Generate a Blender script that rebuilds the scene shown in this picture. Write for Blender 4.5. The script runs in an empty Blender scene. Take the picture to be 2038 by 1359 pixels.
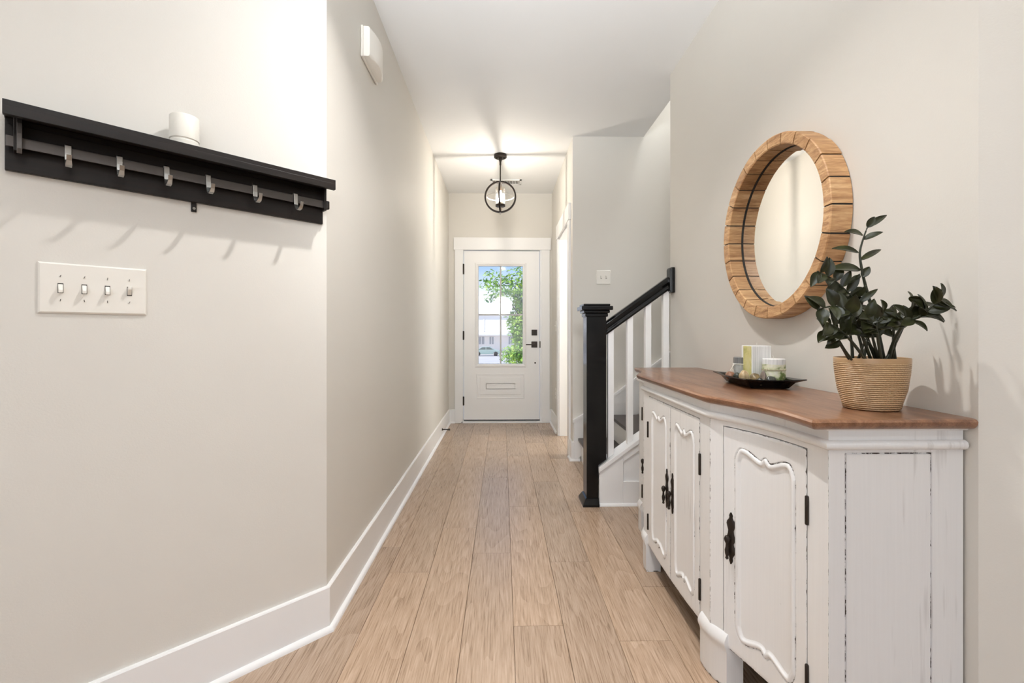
import bpy, bmesh, math, random
from mathutils import Vector, Matrix, noise
random.seed(7)
SC = bpy.context.scene
COL = SC.collection
PI = math.pi

# ------------------------------------------------------------------ camera
FPX = 906.0
YAW = math.radians(1.2)
H = 1.10
cd = bpy.data.cameras.new('camera')
cam = bpy.data.objects.new('camera', cd)
COL.objects.link(cam)
cam.location = (0, 0, H)
cam.rotation_euler = (PI/2, 0, -YAW)
cd.sensor_width = 36
cd.lens = 36*FPX/2038
cd.shift_y = -19.5/2038
cd.clip_start = 0.02
cd.clip_end = 600
SC.camera = cam
SC.view_settings.view_transform = 'Standard'
SC.view_settings.look = 'None'
SC.view_settings.gamma = 1
SC.view_settings.use_curve_mapping = False
SC.view_settings.exposure = 0.35
SC.cycles.max_bounces = 12
SC.cycles.diffuse_bounces = 6
SC.cycles.transparent_max_bounces = 12
SC.cycles.sample_clamp_indirect = 6
SC.cycles.caustics_reflective = False
SC.cycles.caustics_refractive = False

# ------------------------------------------------------------------ sky and lights
world = bpy.data.worlds.new('sky')
SC.world = world
world.use_nodes = True
nt = world.node_tree
nt.nodes.clear()
wo = nt.nodes.new('ShaderNodeOutputWorld')
bg = nt.nodes.new('ShaderNodeBackground')
tc = nt.nodes.new('ShaderNodeTexCoord')
sp = nt.nodes.new('ShaderNodeSeparateXYZ')
rp = nt.nodes.new('ShaderNodeValToRGB')
nt.links.new(tc.outputs['Generated'], sp.inputs[0])
nt.links.new(sp.outputs['Z'], rp.inputs[0])
e = rp.color_ramp.elements
e[0].position = 0.0; e[0].color = (1.0, 0.97, 0.95, 1)
e[1].position = 0.15; e[1].color = (0.30, 0.52, 0.88, 1)
el = rp.color_ramp.elements.new(0.08); el.color = (0.80, 0.88, 0.97, 1)
nt.links.new(rp.outputs[0], bg.inputs[0])
bg.inputs[1].default_value = 0.95
nt.links.new(bg.outputs[0], wo.inputs[0])

def light(name, kind, loc, energy, color=(1, 1, 1), rot=(0, 0, 0), **kw):
    l = bpy.data.lights.new(name, kind)
    l.energy = energy
    l.color = color
    for k, v in kw.items():
        setattr(l, k, v)
    o = bpy.data.objects.new(name, l)
    o.location = loc
    o.rotation_euler = rot
    COL.objects.link(o)
    return o
LAMP = (-0.02, 1.40)
light('sun', 'SUN', (0, 30, 30), 3.2, (1, .97, .92), (math.radians(38), 0, math.radians(-25)), angle=0.01)
light('daylight_window_light', 'AREA', (-0.9, -3.3, 1.5), 31, (0.92, 0.965, 1.0), (PI/2, 0, 0), shape='RECTANGLE', size=3.2, size_y=2.0)
light('recessed_lamp', 'AREA', (LAMP[0], LAMP[1], 2.752), 12, (1.0, 0.97, 0.94), (0, 0, 0), shape='DISK', size=0.05, spread=math.radians(118))
light('recessed_lamp', 'AREA', (0.0, -0.9, 2.752), 10, (1.0, 0.95, 0.89), (0, 0, 0), shape='DISK', size=0.12)  # added unseen lamp behind the camera, brightens the near walls
light('added_bounce_fill', 'AREA', (-0.4, -0.7, 1.7), 41, (0.90, 0.955, 1.0), (PI-math.radians(48), 0, math.radians(-14)), shape='RECTANGLE', size=0.9, size_y=0.7, spread=math.radians(72))  # added fill light aimed up and forward, evens out the room
light('added_hall_fill', 'SPOT', (0.0, -0.35, 1.75), 120, (0.95, 0.98, 1.0), (math.radians(87), 0, 0), spot_size=math.radians(50), spot_blend=1.0, shadow_soft_size=0.22)  # added fill spot behind the camera, lifts the hallway walls
light('side_room_light', 'AREA', (1.9, 4.6, 1.6), 62, (0.94, 0.97, 1.0), (0, -PI/2, 0), shape='RECTANGLE', size=1.6, size_y=1.2)
light('stairwell_light', 'AREA', (2.0, 3.4, 5.1), 45, (0.95, 0.97, 1.0), (0, 0, 0), shape='RECTANGLE', size=0.8, size_y=0.6)
PEND = Vector((-0.02, 4.30, 2.372))

# ------------------------------------------------------------------ helpers
def at(px, py, d):
    """point seen at pixel (px, py), d metres ahead of the camera"""
    r = (px-1019)/FPX*d
    return Vector((r*math.cos(YAW)+d*math.sin(YAW), -r*math.sin(YAW)+d*math.cos(YAW), H+(660-py)*d/FPX))

MATS = {}
def mat(name, color, rough=0.5, metal=0.0, spec=0.5, emit=None, estr=1.0, coat=0.0):
    m = bpy.data.materials.new(name)
    m.use_nodes = True
    b = m.node_tree.nodes['Principled BSDF']
    b.inputs['Base Color'].default_value = (*color, 1)
    b.inputs['Roughness'].default_value = rough
    b.inputs['Metallic'].default_value = metal
    b.inputs['Specular IOR Level'].default_value = spec
    b.inputs['Coat Weight'].default_value = coat
    if emit:
        b.inputs['Emission Color'].default_value = (*emit, 1)
        b.inputs['Emission Strength'].default_value = estr
    MATS[name] = m
    return m
class N:
    """tiny node wiring helper"""
    def __init__(s, m):
        s.t = m.node_tree
        s.b = s.t.nodes['Principled BSDF']
    def n(s, kind, **kw):
        x = s.t.nodes.new(kind)
        for k, v in kw.items():
            setattr(x, k, v)
        return x
    def l(s, a, b):
        s.t.links.new(a, b)
    def coord(s, out='Object', scale=(1, 1, 1)):
        c = s.n('ShaderNodeTexCoord'); mp = s.n('ShaderNodeMapping')
        mp.inputs['Scale'].default_value = scale
        s.l(c.outputs[out], mp.inputs[0]); return mp.outputs[0]
    def noise(s, vec, scale, detail=3, rough=.5, dist=0):
        x = s.n('ShaderNodeTexNoise')
        x.inputs['Scale'].default_value = scale; x.inputs['Detail'].default_value = detail
        x.inputs['Roughness'].default_value = rough; x.inputs['Distortion'].default_value = dist
        s.l(vec, x.inputs['Vector']); return x.outputs['Fac']
    def ramp(s, fac, stops):
        r = s.n('ShaderNodeValToRGB'); el = r.color_ramp.elements
        while len(el) < len(stops): el.new(0.5)
        for q, (p, c) in zip(el, stops):
            q.position = p; q.color = (*c, 1) if len(c) == 3 else c
        s.l(fac, r.inputs[0]); return r.outputs[0]
    def bump(s, h, strength=.2, dist=.01):
        b = s.n('ShaderNodeBump'); b.inputs['Strength'].default_value = strength
        b.inputs['Distance'].default_value = dist
        s.l(h, b.inputs['Height']); s.l(b.outputs[0], s.b.inputs['Normal'])
    def math(s, op, a, b=None):
        x = s.n('ShaderNodeMath', operation=op)
        for i, v in enumerate((a, b)):
            if v is None: continue
            if isinstance(v, (int, float)): x.inputs[i].default_value = v
            else: s.l(v, x.inputs[i])
        return x.outputs[0]
    def mix(s, fac, a, b, blend='MIX'):
        x = s.n('ShaderNodeMix', data_type='RGBA', blend_type=blend)
        if isinstance(fac, (int, float)): x.inputs['Factor'].default_value = fac
        else: s.l(fac, x.inputs['Factor'])
        for key, v in (('A', a), ('B', b)):
            i = [q for q in x.inputs if q.name == key and q.type == 'RGBA'][0]
            if isinstance(v, tuple): i.default_value = (*v, 1)
            else: s.l(v, i)
        return [q for q in x.outputs if q.type == 'RGBA'][0]
    def color(s, c): s.l(c, s.b.inputs['Base Color'])

def painted(name, color, rough, bump=.05, scale=220):
    m = mat(name, color, rough); k = N(m)
    v = k.coord()
    k.bump(k.noise(v, scale, 2), bump, .002)
    big = k.noise(v, 1.7, 2)
    k.color(k.ramp(big, [(.3, tuple(c*.985 for c in color)), (.7, tuple(min(1, c*1.01) for c in color))]))
    return m
WALL = painted('wall_paint', (0.672, 0.648, 0.601), 0.62, .10)
CEIL = painted('ceiling_paint', (0.82, 0.83, 0.835), 0.8, .05)
TRIM = painted('white_trim_paint', (0.84, 0.84, 0.84), 0.32, .02, 60)
BLACK = painted('black_satin_paint', (0.004, 0.004, 0.004), 0.18, .02, 90)
BLACK.node_tree.nodes['Principled BSDF'].inputs['Specular IOR Level'].default_value = .35
PLASTIC = mat('white_plastic', (0.80, 0.775, 0.72), 0.35)
DARKGAP = mat('dark_gap', (0.02, 0.017, 0.014), 0.8)
BRONZE = mat('dark_bronze', (0.035, 0.027, 0.022), 0.42, 0.7)
IRON = mat('aged_iron', (0.028, 0.02, 0.015), 0.45, 0.6)
CHROME = mat('brushed_steel', (0.42, 0.41, 0.39), 0.28, 1.0)
BAR = mat('dark_brushed_steel', (0.11, 0.10, 0.095), 0.38, 0.9)
k = N(BAR); k.bump(k.noise(k.coord(scale=(1, 1, 60)), 30, 2), .2, .001)
MIRROR = mat('mirror_silver', (0.93, 0.93, 0.92), 0.015, 1.0)
SCREW = mat('screw_slot', (0.06, 0.05, 0.045), 0.5, .4)

def clear_glass(name, tint=(1, 1, 1), gloss=.04):
    m = bpy.data.materials.new(name); m.use_nodes = True
    t = m.node_tree; t.nodes.clear()
    o = t.nodes.new('ShaderNodeOutputMaterial'); mx = t.nodes.new('ShaderNodeMixShader')
    tr = t.nodes.new('ShaderNodeBsdfTransparent'); gl = t.nodes.new('ShaderNodeBsdfGlossy')
    lw = t.nodes.new('ShaderNodeFresnel'); lw.inputs[0].default_value = 1.45
    tr.inputs[0].default_value = (*tint, 1); gl.inputs[1].default_value = gloss
    t.links.new(lw.outputs[0], mx.inputs[0]); t.links.new(tr.outputs[0], mx.inputs[1])
    t.links.new(gl.outputs[0], mx.inputs[2]); t.links.new(mx.outputs[0], o.inputs[0])
    return m
GLASS = clear_glass('clear_glass')

# rack wood, nearly black
RACK = mat('espresso_wood', (0.012, 0.009, 0.008), 0.42, 0, .3); k = N(RACK)
k.color(k.ramp(k.noise(k.coord(scale=(1, 12, 12)), 6, 4), [(.3, (0.006, .0045, .004)), (.75, (.014, .009, .007))]))

# oak planks: per-plank value comes from a mesh attribute
FLOOR = mat('oak_plank', (0.45, 0.33, 0.22), 0.27); k = N(FLOOR)
att = k.n('ShaderNodeAttribute', attribute_name='plank')
tcn = k.n('ShaderNodeTexCoord'); cmb = k.n('ShaderNodeCombineXYZ'); add = k.n('ShaderNodeVectorMath', operation='ADD')
k.l(k.math('MULTIPLY', att.outputs['Fac'], 37.0), cmb.inputs[0]); k.l(k.math('MULTIPLY', att.outputs['Fac'], 53.0), cmb.inputs[1])
k.l(tcn.outputs['Object'], add.inputs[0]); k.l(cmb.outputs[0], add.inputs[1])
mp = k.n('ShaderNodeMapping'); mp.inputs['Scale'].default_value = (1, .11, 1); k.l(add.outputs[0], mp.inputs[0])
mp2 = k.n('ShaderNodeMapping'); mp2.inputs['Scale'].default_value = (1, .035, 1); k.l(add.outputs[0], mp2.inputs[0])
rings = k.n('ShaderNodeTexNoise'); rings.inputs['Scale'].default_value = 5.5; rings.inputs['Detail'].default_value = 1.5
rings.inputs['Distortion'].default_value = .6; k.l(mp.outputs[0], rings.inputs['Vector'])
bands = k.math('FRACT', k.math('MULTIPLY', rings.outputs['Fac'], 15.0))
fine = k.noise(mp2.outputs[0], 190, 4, .65)
g = k.math('ADD', k.math('MULTIPLY', bands, .09), k.math('MULTIPLY', fine, .85))
base = k.ramp(g, [(.28, (0.235, 0.158, 0.104)), (.44, (0.405, 0.291, 0.206)), (.64, (0.515, 0.388, 0.292))])
tone = k.ramp(att.outputs['Fac'], [(0, (.91, .91, .92)), (1, (1.06, 1.03, 1.0))])
mot = k.ramp(k.noise(mp.outputs[0], 3.0, 2), [(.3, (.92, .91, .90)), (.7, (1.05, 1.05, 1.05))])
k.color(k.mix(1.0, k.mix(1.0, base, tone, 'MULTIPLY'), mot, 'MULTIPLY'))
k.bump(g, .22, .0016)
FLOOR_SEAM = mat('floor_seam', (0.10, 0.065, 0.04), 0.7)

def wood(name, dark, mid, light_, scale=(1, 1, 1), freq=8, rough=.35, coat=0.0, bump=.1):
    m = mat(name, mid, rough, coat=coat); k = N(m)
    v = k.coord(scale=scale)
    a = k.noise(v, freq, 4, .6, .5); b = k.noise(v, freq*9, 3, .6)
    g = k.math('ADD', k.math('MULTIPLY', a, .65), k.math('MULTIPLY', b, .35))
    k.color(k.ramp(g, [(.3, dark), (.5, mid), (.7, light_)]))
    k.bump(g, bump, .002)
    return m
TOPWOOD = wood('walnut_top', (.085, .034, .017), (.21, .098, .050), (.33, .175, .10), (9, 1, 9), 4, .30, .15)
TREAD = wood('dark_tread', (.022, .015, .014), (.035, .024, .022), (.05, .036, .034), (1, 6, 6), 6, .35)
PINE = None

# distressed white furniture paint: 'wear' attribute marks rubbed edges and grooves
def distressed(name, base):
    m = mat(name, base, 0.42); k = N(m)
    at_ = k.n('ShaderNodeAttribute', attribute_name='wear')
    v = k.coord(); vs = k.coord(scale=(30, 30, 1.6))
    n1 = k.noise(v, 38, 4, .7)
    w = k.math('MULTIPLY', at_.outputs['Fac'], n1)
    fac = k.ramp(w, [(.455, (0, 0, 0)), (.54, (1, 1, 1))])
    streak = k.ramp(k.math('MULTIPLY', k.noise(vs, 2.2, 3, .6), k.noise(v, 4.0, 1)), [(.35, (0, 0, 0)), (.45, (.30, .30, .30))])
    grain = k.ramp(k.noise(k.coord(scale=(60, 60, 1.5)), 3, 3), [(.3, tuple(c*.975 for c in base)), (.7, base)])
    c1 = k.mix(streak, grain, (.33, .31, .29))
    k.color(k.mix(fac, c1, (.045, .033, .026)))
    k.bump(k.noise(vs, 6, 2), .06, .002)
    return m
WHITEWASH = distressed('distressed_white_paint', (0.785, 0.782, 0.78))

INV = {}
class MB:
    def __init__(s):
        s.v = []; s.f = []; s.att = {}; s.mi = []
    def add(s, vs, fs, mi=0):
        o = len(s.v); s.v += [tuple(p) for p in vs]
        s.f += [tuple(i+o for i in f) for f in fs]; s.mi += [mi]*len(fs)
        return o
    def box(s, x0, x1, y0, y1, z0, z1, mi=0):
        s.add([(x0, y0, z0), (x1, y0, z0), (x1, y1, z0), (x0, y1, z0), (x0, y0, z1), (x1, y0, z1), (x1, y1, z1), (x0, y1, z1)],
              [(3, 2, 1, 0), (4, 5, 6, 7), (0, 1, 5, 4), (1, 2, 6, 5), (2, 3, 7, 6), (3, 0, 4, 7)], mi)
        return s
    def prism(s, poly, z0, z1, mi=0):
        n = len(poly)
        s.add([(x, y, z0) for x, y in poly]+[(x, y, z1) for x, y in poly],
              [tuple(range(n))[::-1], tuple(range(n, 2*n))]+[(i, (i+1) % n, n+(i+1) % n, n+i) for i in range(n)], mi)
        return s
    def prism_y(s, poly, y0, y1, mi=0):          # poly in (x, z), extruded along y
        n = len(poly)
        s.add([(x, y0, z) for x, z in poly]+[(x, y1, z) for x, z in poly],
              [tuple(range(n)), tuple(range(n, 2*n))[::-1]]+[(i, n+i, n+(i+1) % n, (i+1) % n) for i in range(n)], mi)
        return s
    def rings(s, rings, cap0=True, cap1=True, closed=True, mi=0):
        n = len(rings[0]); fs = []
        for a in range(len(rings)-1):
            for i in range(n if closed else n-1):
                j = (i+1) % n
                fs.append((a*n+i, a*n+j, (a+1)*n+j, (a+1)*n+i))
        if cap0: fs.append(tuple(range(n))[::-1])
        if cap1: fs.append(tuple((len(rings)-1)*n+i for i in range(n)))
        s.add([p for r in rings for p in r], fs, mi)
        return s
    def lathe(s, cx, cy, prof, n=32, ax=1.0, ay=1.0, mi=0, cap0=True, cap1=True):
        return s.rings([[(cx+r*ax*math.cos(2*PI*i/n), cy+r*ay*math.sin(2*PI*i/n), z) for i in range(n)] for r, z in prof], cap0, cap1, mi=mi)
    def tube(s, pts, rad, n=8, mi=0, flat=1.0):
        pts = [Vector(p) for p in pts]; rings = []
        up = Vector((0, 0, 1))
        for i, p in enumerate(pts):
            t = (pts[min(i+1, len(pts)-1)]-pts[max(i-1, 0)]).normalized()
            ref = up if abs(t.dot(up)) < .95 else Vector((1, 0, 0))
            a = t.cross(ref).normalized(); b = t.cross(a).normalized()
            r = rad[i] if isinstance(rad, (list, tuple)) else rad
            rings.append([tuple(p+a*(r*math.cos(2*PI*q/n))+b*(r*flat*math.sin(2*PI*q/n))) for q in range(n)])
        return s.rings(rings, mi=mi)
    def torus(s, c, R, r, axis='y', n=48, m=10, flat=1.0, mi=0):
        rr = []
        for i in range(n):
            a = 2*PI*i/n; ring = []
            for j in range(m):
                b = 2*PI*j/m; q = R+r*math.cos(b); h = r*flat*math.sin(b)
                if axis == 'y': p = (q*math.cos(a), h, q*math.sin(a))
                elif axis == 'x': p = (h, q*math.cos(a), q*math.sin(a))
                else: p = (q*math.cos(a), q*math.sin(a), h)
                ring.append((c[0]+p[0], c[1]+p[1], c[2]+p[2]))
            rr.append(ring)
        rr.append(rr[0])
        return s.rings(rr, False, False, mi=mi)

def link(name, data, parent=None):
    o = bpy.data.objects.new(name, data); COL.objects.link(o)
    if parent is not None: o.parent = parent
    return o
def build(name, mb, m, parent=None, bevel=0.0, smooth=False, seg=2, world_=True, origin=None, label=None):
    """one mesh object; vertices are given in world space and moved into the parent's frame"""
    vs = mb.v
    if parent is not None and world_ and parent.name in INV:
        M = INV[parent.name]; vs = [tuple(M @ Vector(p)) for p in vs]
    if parent is None and origin is not None:
        o_ = Vector(origin); vs = [tuple(Vector(p)-o_) for p in vs]
    me = bpy.data.meshes.new(name); me.from_pydata(vs, [], mb.f)
    for mm in (m if isinstance(m, (list, tuple)) else [m]): me.materials.append(mm)
    me.polygons.foreach_set('material_index', mb.mi)
    for an, vals in mb.att.items():
        a = me.attributes.new(an, 'FLOAT', 'POINT'); a.data.foreach_set('value', vals)
    me.update()
    b = bmesh.new(); b.from_mesh(me); bmesh.ops.recalc_face_normals(b, faces=b.faces); b.to_mesh(me); b.free()
    if smooth:
        me.polygons.foreach_set('use_smooth', [True]*len(me.polygons))
        me.set_sharp_from_angle(angle=math.radians(smooth if smooth > 1 else 40))
    o = link(name, me, parent)
    if parent is None and origin is not None: o.location = origin
    if parent is None:
        INV[o.name] = Matrix.Translation(Vector(origin)).inverted() if origin is not None else Matrix()
    else:
        INV[o.name] = INV.get(parent.name, Matrix())
    if bevel:
        md = o.modifiers.new('bevel', 'BEVEL'); md.width = bevel; md.segments = seg; md.limit_method = 'ANGLE'
        md.angle_limit = math.radians(35); md.harden_normals = False
    if label: o['label'] = label
    return o
def thing(name, label, cat, loc=(0, 0, 0), rotz=0, group=None):
    o = link(name, None)
    o.empty_display_size = .1
    o.location = loc; o.rotation_euler = (0, 0, rotz)
    INV[o.name] = (Matrix.Translation(Vector(loc)) @ Matrix.Rotation(rotz, 4, 'Z')).inverted()
    return tag(o, label, cat, group)
def tag(o, label, cat, group=None, kind=None):
    o['label'] = label; o['category'] = cat
    if group: o['group'] = group
    if kind: o['kind'] = kind
    return o
def struct(o, label=None, cat=None):
    o['kind'] = 'structure'
    if label: o['label'] = label
    if cat: o['category'] = cat
    return o

# ------------------------------------------------------------------ the room shell
XL, XR, CH = -0.65, 1.09, 2.77
YD = 5.50                       # inner face of the front door wall
YS = 3.88                       # wall behind the stairs
XH = 0.60                       # right wall of the entry
LC = (-0.65, 1.697)             # outside corner where the left wall turns away
RC = (1.09, 1.02)               # same on the right
YW = 2.935                      # end of the right wall at the stairs

# floor: planks with narrow seams
mb = MB(); mb.box(-3.4, 3.2, -3.6, 5.55, -.05, -.004, 1)
anch = {-4: 2.34, -3: 2.09, -2: 2.56, -1: 2.265, 0: 1.70, 1: 2.17, 2: 1.61, 3: 1.95}
att_ = [0.0]*8
rnd = random.Random(3)
for c in range(-19, 17):
    x0 = .041+.187*c; x1 = x0+.187
    a = anch.get(c, rnd.uniform(1, 2.2)); y = a-1.163*6
    while y < 5.5:
        y0, y1 = max(y, -3.55), min(y+1.163, 5.53)
        if y1-y0 > .02:
            g = .0012
            v0 = len(mb.v)
            mb.add([(x0+g, y0+g, 0), (x1-g, y0+g, 0), (x1-g, y1-g, 0), (x0+g, y1-g, 0),
                    (x0+.0002, y0+.0002, -.003), (x1-.0002, y0+.0002, -.003), (x1-.0002, y1-.0002, -.003), (x0+.0002, y1-.0002, -.003)],
                   [(0, 1, 2, 3), (0, 4, 5, 1), (1, 5, 6, 2), (2, 6, 7, 3), (3, 7, 4, 0)])
            att_ += [rnd.random()]*8
        y += 1.163
mb.att['plank'] = att_
fl = struct(build('floor', mb, [FLOOR, FLOOR_SEAM]), 'light oak plank floor running down the hallway')

mb = MB()
mb.box(-3.4, 3.2, -3.6, YW, CH, CH+.1)
mb.box(-.8, 1.21, YW, YS, CH, CH+.1)
mb.box(-.8, XH+.02, YS, 5.65, CH, CH+.1); mb.box(XH+.02, 2.2, YS+.06, 5.65, CH, CH+.1)
struct(build('ceiling', mb, CEIL), 'smooth off-white hallway ceiling')
# header above the ceiling edge, and the ceiling high in the stairwell
mb = MB(); mb.box(1.11, 1.21, YW, YS, CH+.1, 5.2); mb.box(1.0, 3.4, YW-.1, YS+.1, 5.2, 5.3)
struct(build('trim_stairwell', mb, CEIL), 'stairwell ceiling and header')

mb = MB()
mb.prism([LC, (XL, YD+.15), (XL-.15, YD+.15), (XL-.15, LC[1]-.062+.0), (-3.2-.106, LC[1]-2.55-.0+.106-.1), (-3.2, LC[1]-2.55)], 0, CH)
struct(build('wall_left', mb, WALL), 'left hallway wall turning away at an angle near the camera')
mb = MB(); mb.box(-3.35, -3.2, -3.6, -.80, 0, CH); mb.box(2.75, 2.9, -3.6, -.6, 0, CH)
mb.box(-3.35, -1.7, -3.6, -3.45, 0, CH); mb.box(1.7, 2.9, -3.6, -3.45, 0, CH)
mb.box(-1.7, 1.7, -3.6, -3.45, 0, .4); mb.box(-1.7, 1.7, -3.6, -3.45, 2.55, CH)
struct(build('wall_back', mb, WALL), 'walls of the room behind the camera')
# right wall block (mirror wall), angled at the near corner, side of the stairs at the far end
mb = MB()
mb.prism([RC, (2.80, RC[1]-1.71), (2.95, RC[1]-1.71), (1.24, RC[1]+.05), (1.24, YW-.1), (3.3, YW-.1), (3.3, YW), (XR, YW)], 0, CH+.0)
mb.box(1.21, 3.3, YW-.1, YW, CH, 5.2)
struct(build('wall_right', mb, WALL), 'right wall behind the mirror and sideboard')
mb = MB(); mb.box(XH, 3.3, YS, YS+.11, 0, 5.2); mb.box(3.3, 3.4, YW-.1, YS+.1, 0, 5.2)
struct(build('wall_stairs', mb, WALL), 'wall behind the staircase')
# entry right wall with a cased doorway
D0, D1, DH = 4.08, 4.80, 2.085
mb = MB(); mb.box(XH, XH+.11, D1, YD+.15, 0, CH); mb.box(XH, XH+.11, YS+.11, D0, 0, CH); mb.box(XH, XH+.11, D0, D1, DH, CH)
mb.box(2.1, 2.2, YS+.11, 5.65, 0, CH); mb.box(XH+.11, 2.1, 5.5, 5.65, 0, CH)
struct(build('wall_entry', mb, WALL), 'right wall of the entry with a cased doorway')
# front wall with opening for the door
DX0, DX1, DZ = -.4645, .4480, 2.075
mb = MB(); mb.box(XL-.15, DX0-.03, YD, YD+.15, 0, CH); mb.box(DX1+.03, XH+.11, YD, YD+.15, 0, CH)
mb.box(DX0-.03, DX1+.03, YD, YD+.15, DZ+.03, CH)
struct(build('wall_front', mb, WALL), 'front wall around the entry door')

# ------------------------------------------------------------------ baseboards
BH = .162
def run(mb, pts, z0, z1, t):
    """board of thickness t swept along wall points (room on the left of travel)"""
    offs = offset_line(pts, t)
    for i in range(len(pts)-1):
        a, b, c, d = pts[i], pts[i+1], offs[i+1], offs[i]
        mb.prism([a, b, c, d], z0, z1)
def offset_line(pts, t):
    out = []; n = len(pts)
    def nrm(a, b):
        dx, dy = b[0]-a[0], b[1]-a[1]; L = math.hypot(dx, dy); return (-dy/L, dx/L)
    for i in range(n):
        if i == 0: m = nrm(pts[0], pts[1]); s = 1
        elif i == n-1: m = nrm(pts[-2], pts[-1]); s = 1
        else:
            a, b = nrm(pts[i-1], pts[i]), nrm(pts[i], pts[i+1])
            mx, my = a[0]+b[0], a[1]+b[1]; L = math.hypot(mx, my); m = (mx/L, my/L)
            s = 1/max(.35, m[0]*a[0]+m[1]*a[1])
        out.append((pts[i][0]+m[0]*t*s, pts[i][1]+m[1]*t*s))
    return out
def sweep(mb, pts, prof, caps=True):
    """prof: closed list of (offset to the left, z)"""
    cols = [offset_line(pts, o) for o, z in prof]
    rings = [[(cols[j][i][0], cols[j][i][1], prof[j][1]) for j in range(len(prof))] for i in range(len(pts))]
    mb.rings(rings, caps, caps)
def arc_prof(r, n=5):
    return [(0, 0)]+[(r*math.cos(PI/2*i/n), r*math.sin(PI/2*i/n)) for i in range(n+1)]
BASEP = [(0, 0), (.014, 0), (.014, BH-.004), (.011, BH), (0, BH)]
SHOEP = [(.013+a, b) for a, b in arc_prof(.018)]
def baseboard(name, pts, label):
    mb = MB(); sweep(mb, pts, BASEP); sweep(mb, pts, SHOEP)
    return struct(build(name, mb, TRIM, smooth=30), label)
CX0, CX1 = -.572, .570          # outer edges of the front door casing
baseboard('baseboard_left', [(CX0, YD), (XL, YD), LC, (-2.9, LC[1]-2.25)][::1], 'white baseboard along the left wall')
baseboard('baseboard_entry', [(XH, D1+.095), (XH, YD), (CX1, YD)], 'white baseboard beside the front door')
baseboard('baseboard_stairs', [(XH+.06, YS), (XH, YS), (XH, D0-.09)], 'white baseboard at the foot of the stairs')
baseboard('baseboard_right', [(2.75, RC[1]-1.66), RC, (XR, YW)], 'white baseboard along the right wall')

# ------------------------------------------------------------------ front door
mb = MB(); w = .094
mb.box(CX0, CX0+w, YD-.02, YD, 0, 2.085); mb.box(CX1-w, CX1, YD-.02, YD, 0, 2.085)
mb.box(CX0-.014, CX1+.014, YD-.026, YD, 2.085, 2.232)
struct(build('trim_1', mb, TRIM, bevel=.002), 'white casing with a wide header around the front door')
mb = MB(); j0, j1 = DX0-.006, DX1+.006
mb.box(j0-.025, j0, YD-.002, YD+.15, 0, DZ+.008); mb.box(j1, j1+.025, YD-.002, YD+.15, 0, DZ+.008); mb.box(j0-.025, j1+.025, YD-.002, YD+.15, DZ+.008, DZ+.03)
mb.box(j0-.025, j1+.025, YD-.02, YD+.15, 0, .018)
struct(build('trim_2', mb, TRIM), 'door jamb and threshold')
mb = MB(); mb.box(j0, j1, YD+.055, YD+.075, .018, .034)
struct(build('trim_3', mb, DARKGAP), 'dark sweep gap under the front door')

# slab: frame around the glass lite, with a moulded lower panel
G = (-.297, .2535, .705, 1.90)     # glass opening x0 x1 z0 z1
yf, yb = YD+.012, YD+.056
mb = MB(); sx0, sx1, sz0, sz1 = DX0, DX1, .036, DZ
mb.box(sx0, G[0], yf, yb, sz0, sz1); mb.box(G[1], sx1, yf, yb, sz0, sz1)
mb.box(G[0], G[1], yf, yb, sz0, G[2]); mb.box(G[0], G[1], yf, yb, G[3], sz1)
door = struct(build('door_1', mb, TRIM, bevel=.0), 'white front door with a tall four-pane window and one lower panel', 'door')
def frame_ring(mb, x0, x1, z0, z1, steps, y):
    """nested rectangles (inset, depth) -> moulding around an opening, facing -y"""
    rings = []
    for ins, dep in steps:
        rings.append([(x0+ins, y-dep, z0+ins), (x1-ins, y-dep, z0+ins), (x1-ins, y-dep, z1-ins), (x0+ins, y-dep, z1-ins)])
    mb.rings(rings, False, False)
mb = MB(); frame_ring(mb, G[0]-.035, G[1]+.035, G[2]-.035, G[3]+.035, [(0, 0), (.004, .010), (.020, .014), (.030, .008), (.040, .006), (.044, -.020)], yf)
build('window_frame', mb, TRIM, door)
mb = MB(); frame_ring(mb, -.315, .268, .290, .590, [(0, 0), (.004, .004), (.012, .004), (.020, -.004), (.032, -.004), (.05, .003), (.12, .003)], yf)
mb.box(-.315+.115, .268-.115, yf-.003, yf+.01, .290+.115, .590-.115)
build('lower_panel', mb, TRIM, door)
mb = MB(); mb.box(G[0]-.005, G[1]+.005, yf+.016, yf+.020, G[2]-.005, G[3]+.005)
build('window_pane', mb, GLASS, door)
gx = (G[0]+G[1])/2; gz = 1.305
mb = MB(); mb.box(gx-.009, gx+.009, yf+.012, yf+.024, G[2], G[3]); mb.box(G[0], G[1], yf+.0125, yf+.0235, gz-.009, gz+.009)
build('glazing_bar', mb, mat('grey_grille', (.50, .50, .50), .4), door)
for z0, z1 in ((1.795, 1.915), (1.005, 1.105), (.215, .315)):
    mb = MB(); mb.box(DX0-.012, DX0+.004, YD-.004, YD+.012, z0, z1)
    mb.lathe(DX0-.006, YD-.006, [(.006, z0-.004), (.007, z0), (.007, z1), (.006, z1+.004)], 10)
    build('hinge', mb, BRONZE, door, smooth=True)
hx = .386
mb = MB(); mb.box(hx-.034, hx+.034, yf-.012, yf, 1.055, 1.125)
b_ = build('deadbolt', mb, BRONZE, door, bevel=.003)
mb = MB(); mb.box(hx-.008, hx+.008, yf-.03, yf-.012, 1.072, 1.108)
build('thumb_turn', mb, BRONZE, b_, bevel=.003)
mb = MB(); mb.box(hx-.036, hx+.036, yf-.012, yf, .908, .982)
b_ = build('latch_plate', mb, BRONZE, door, bevel=.003)
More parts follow.
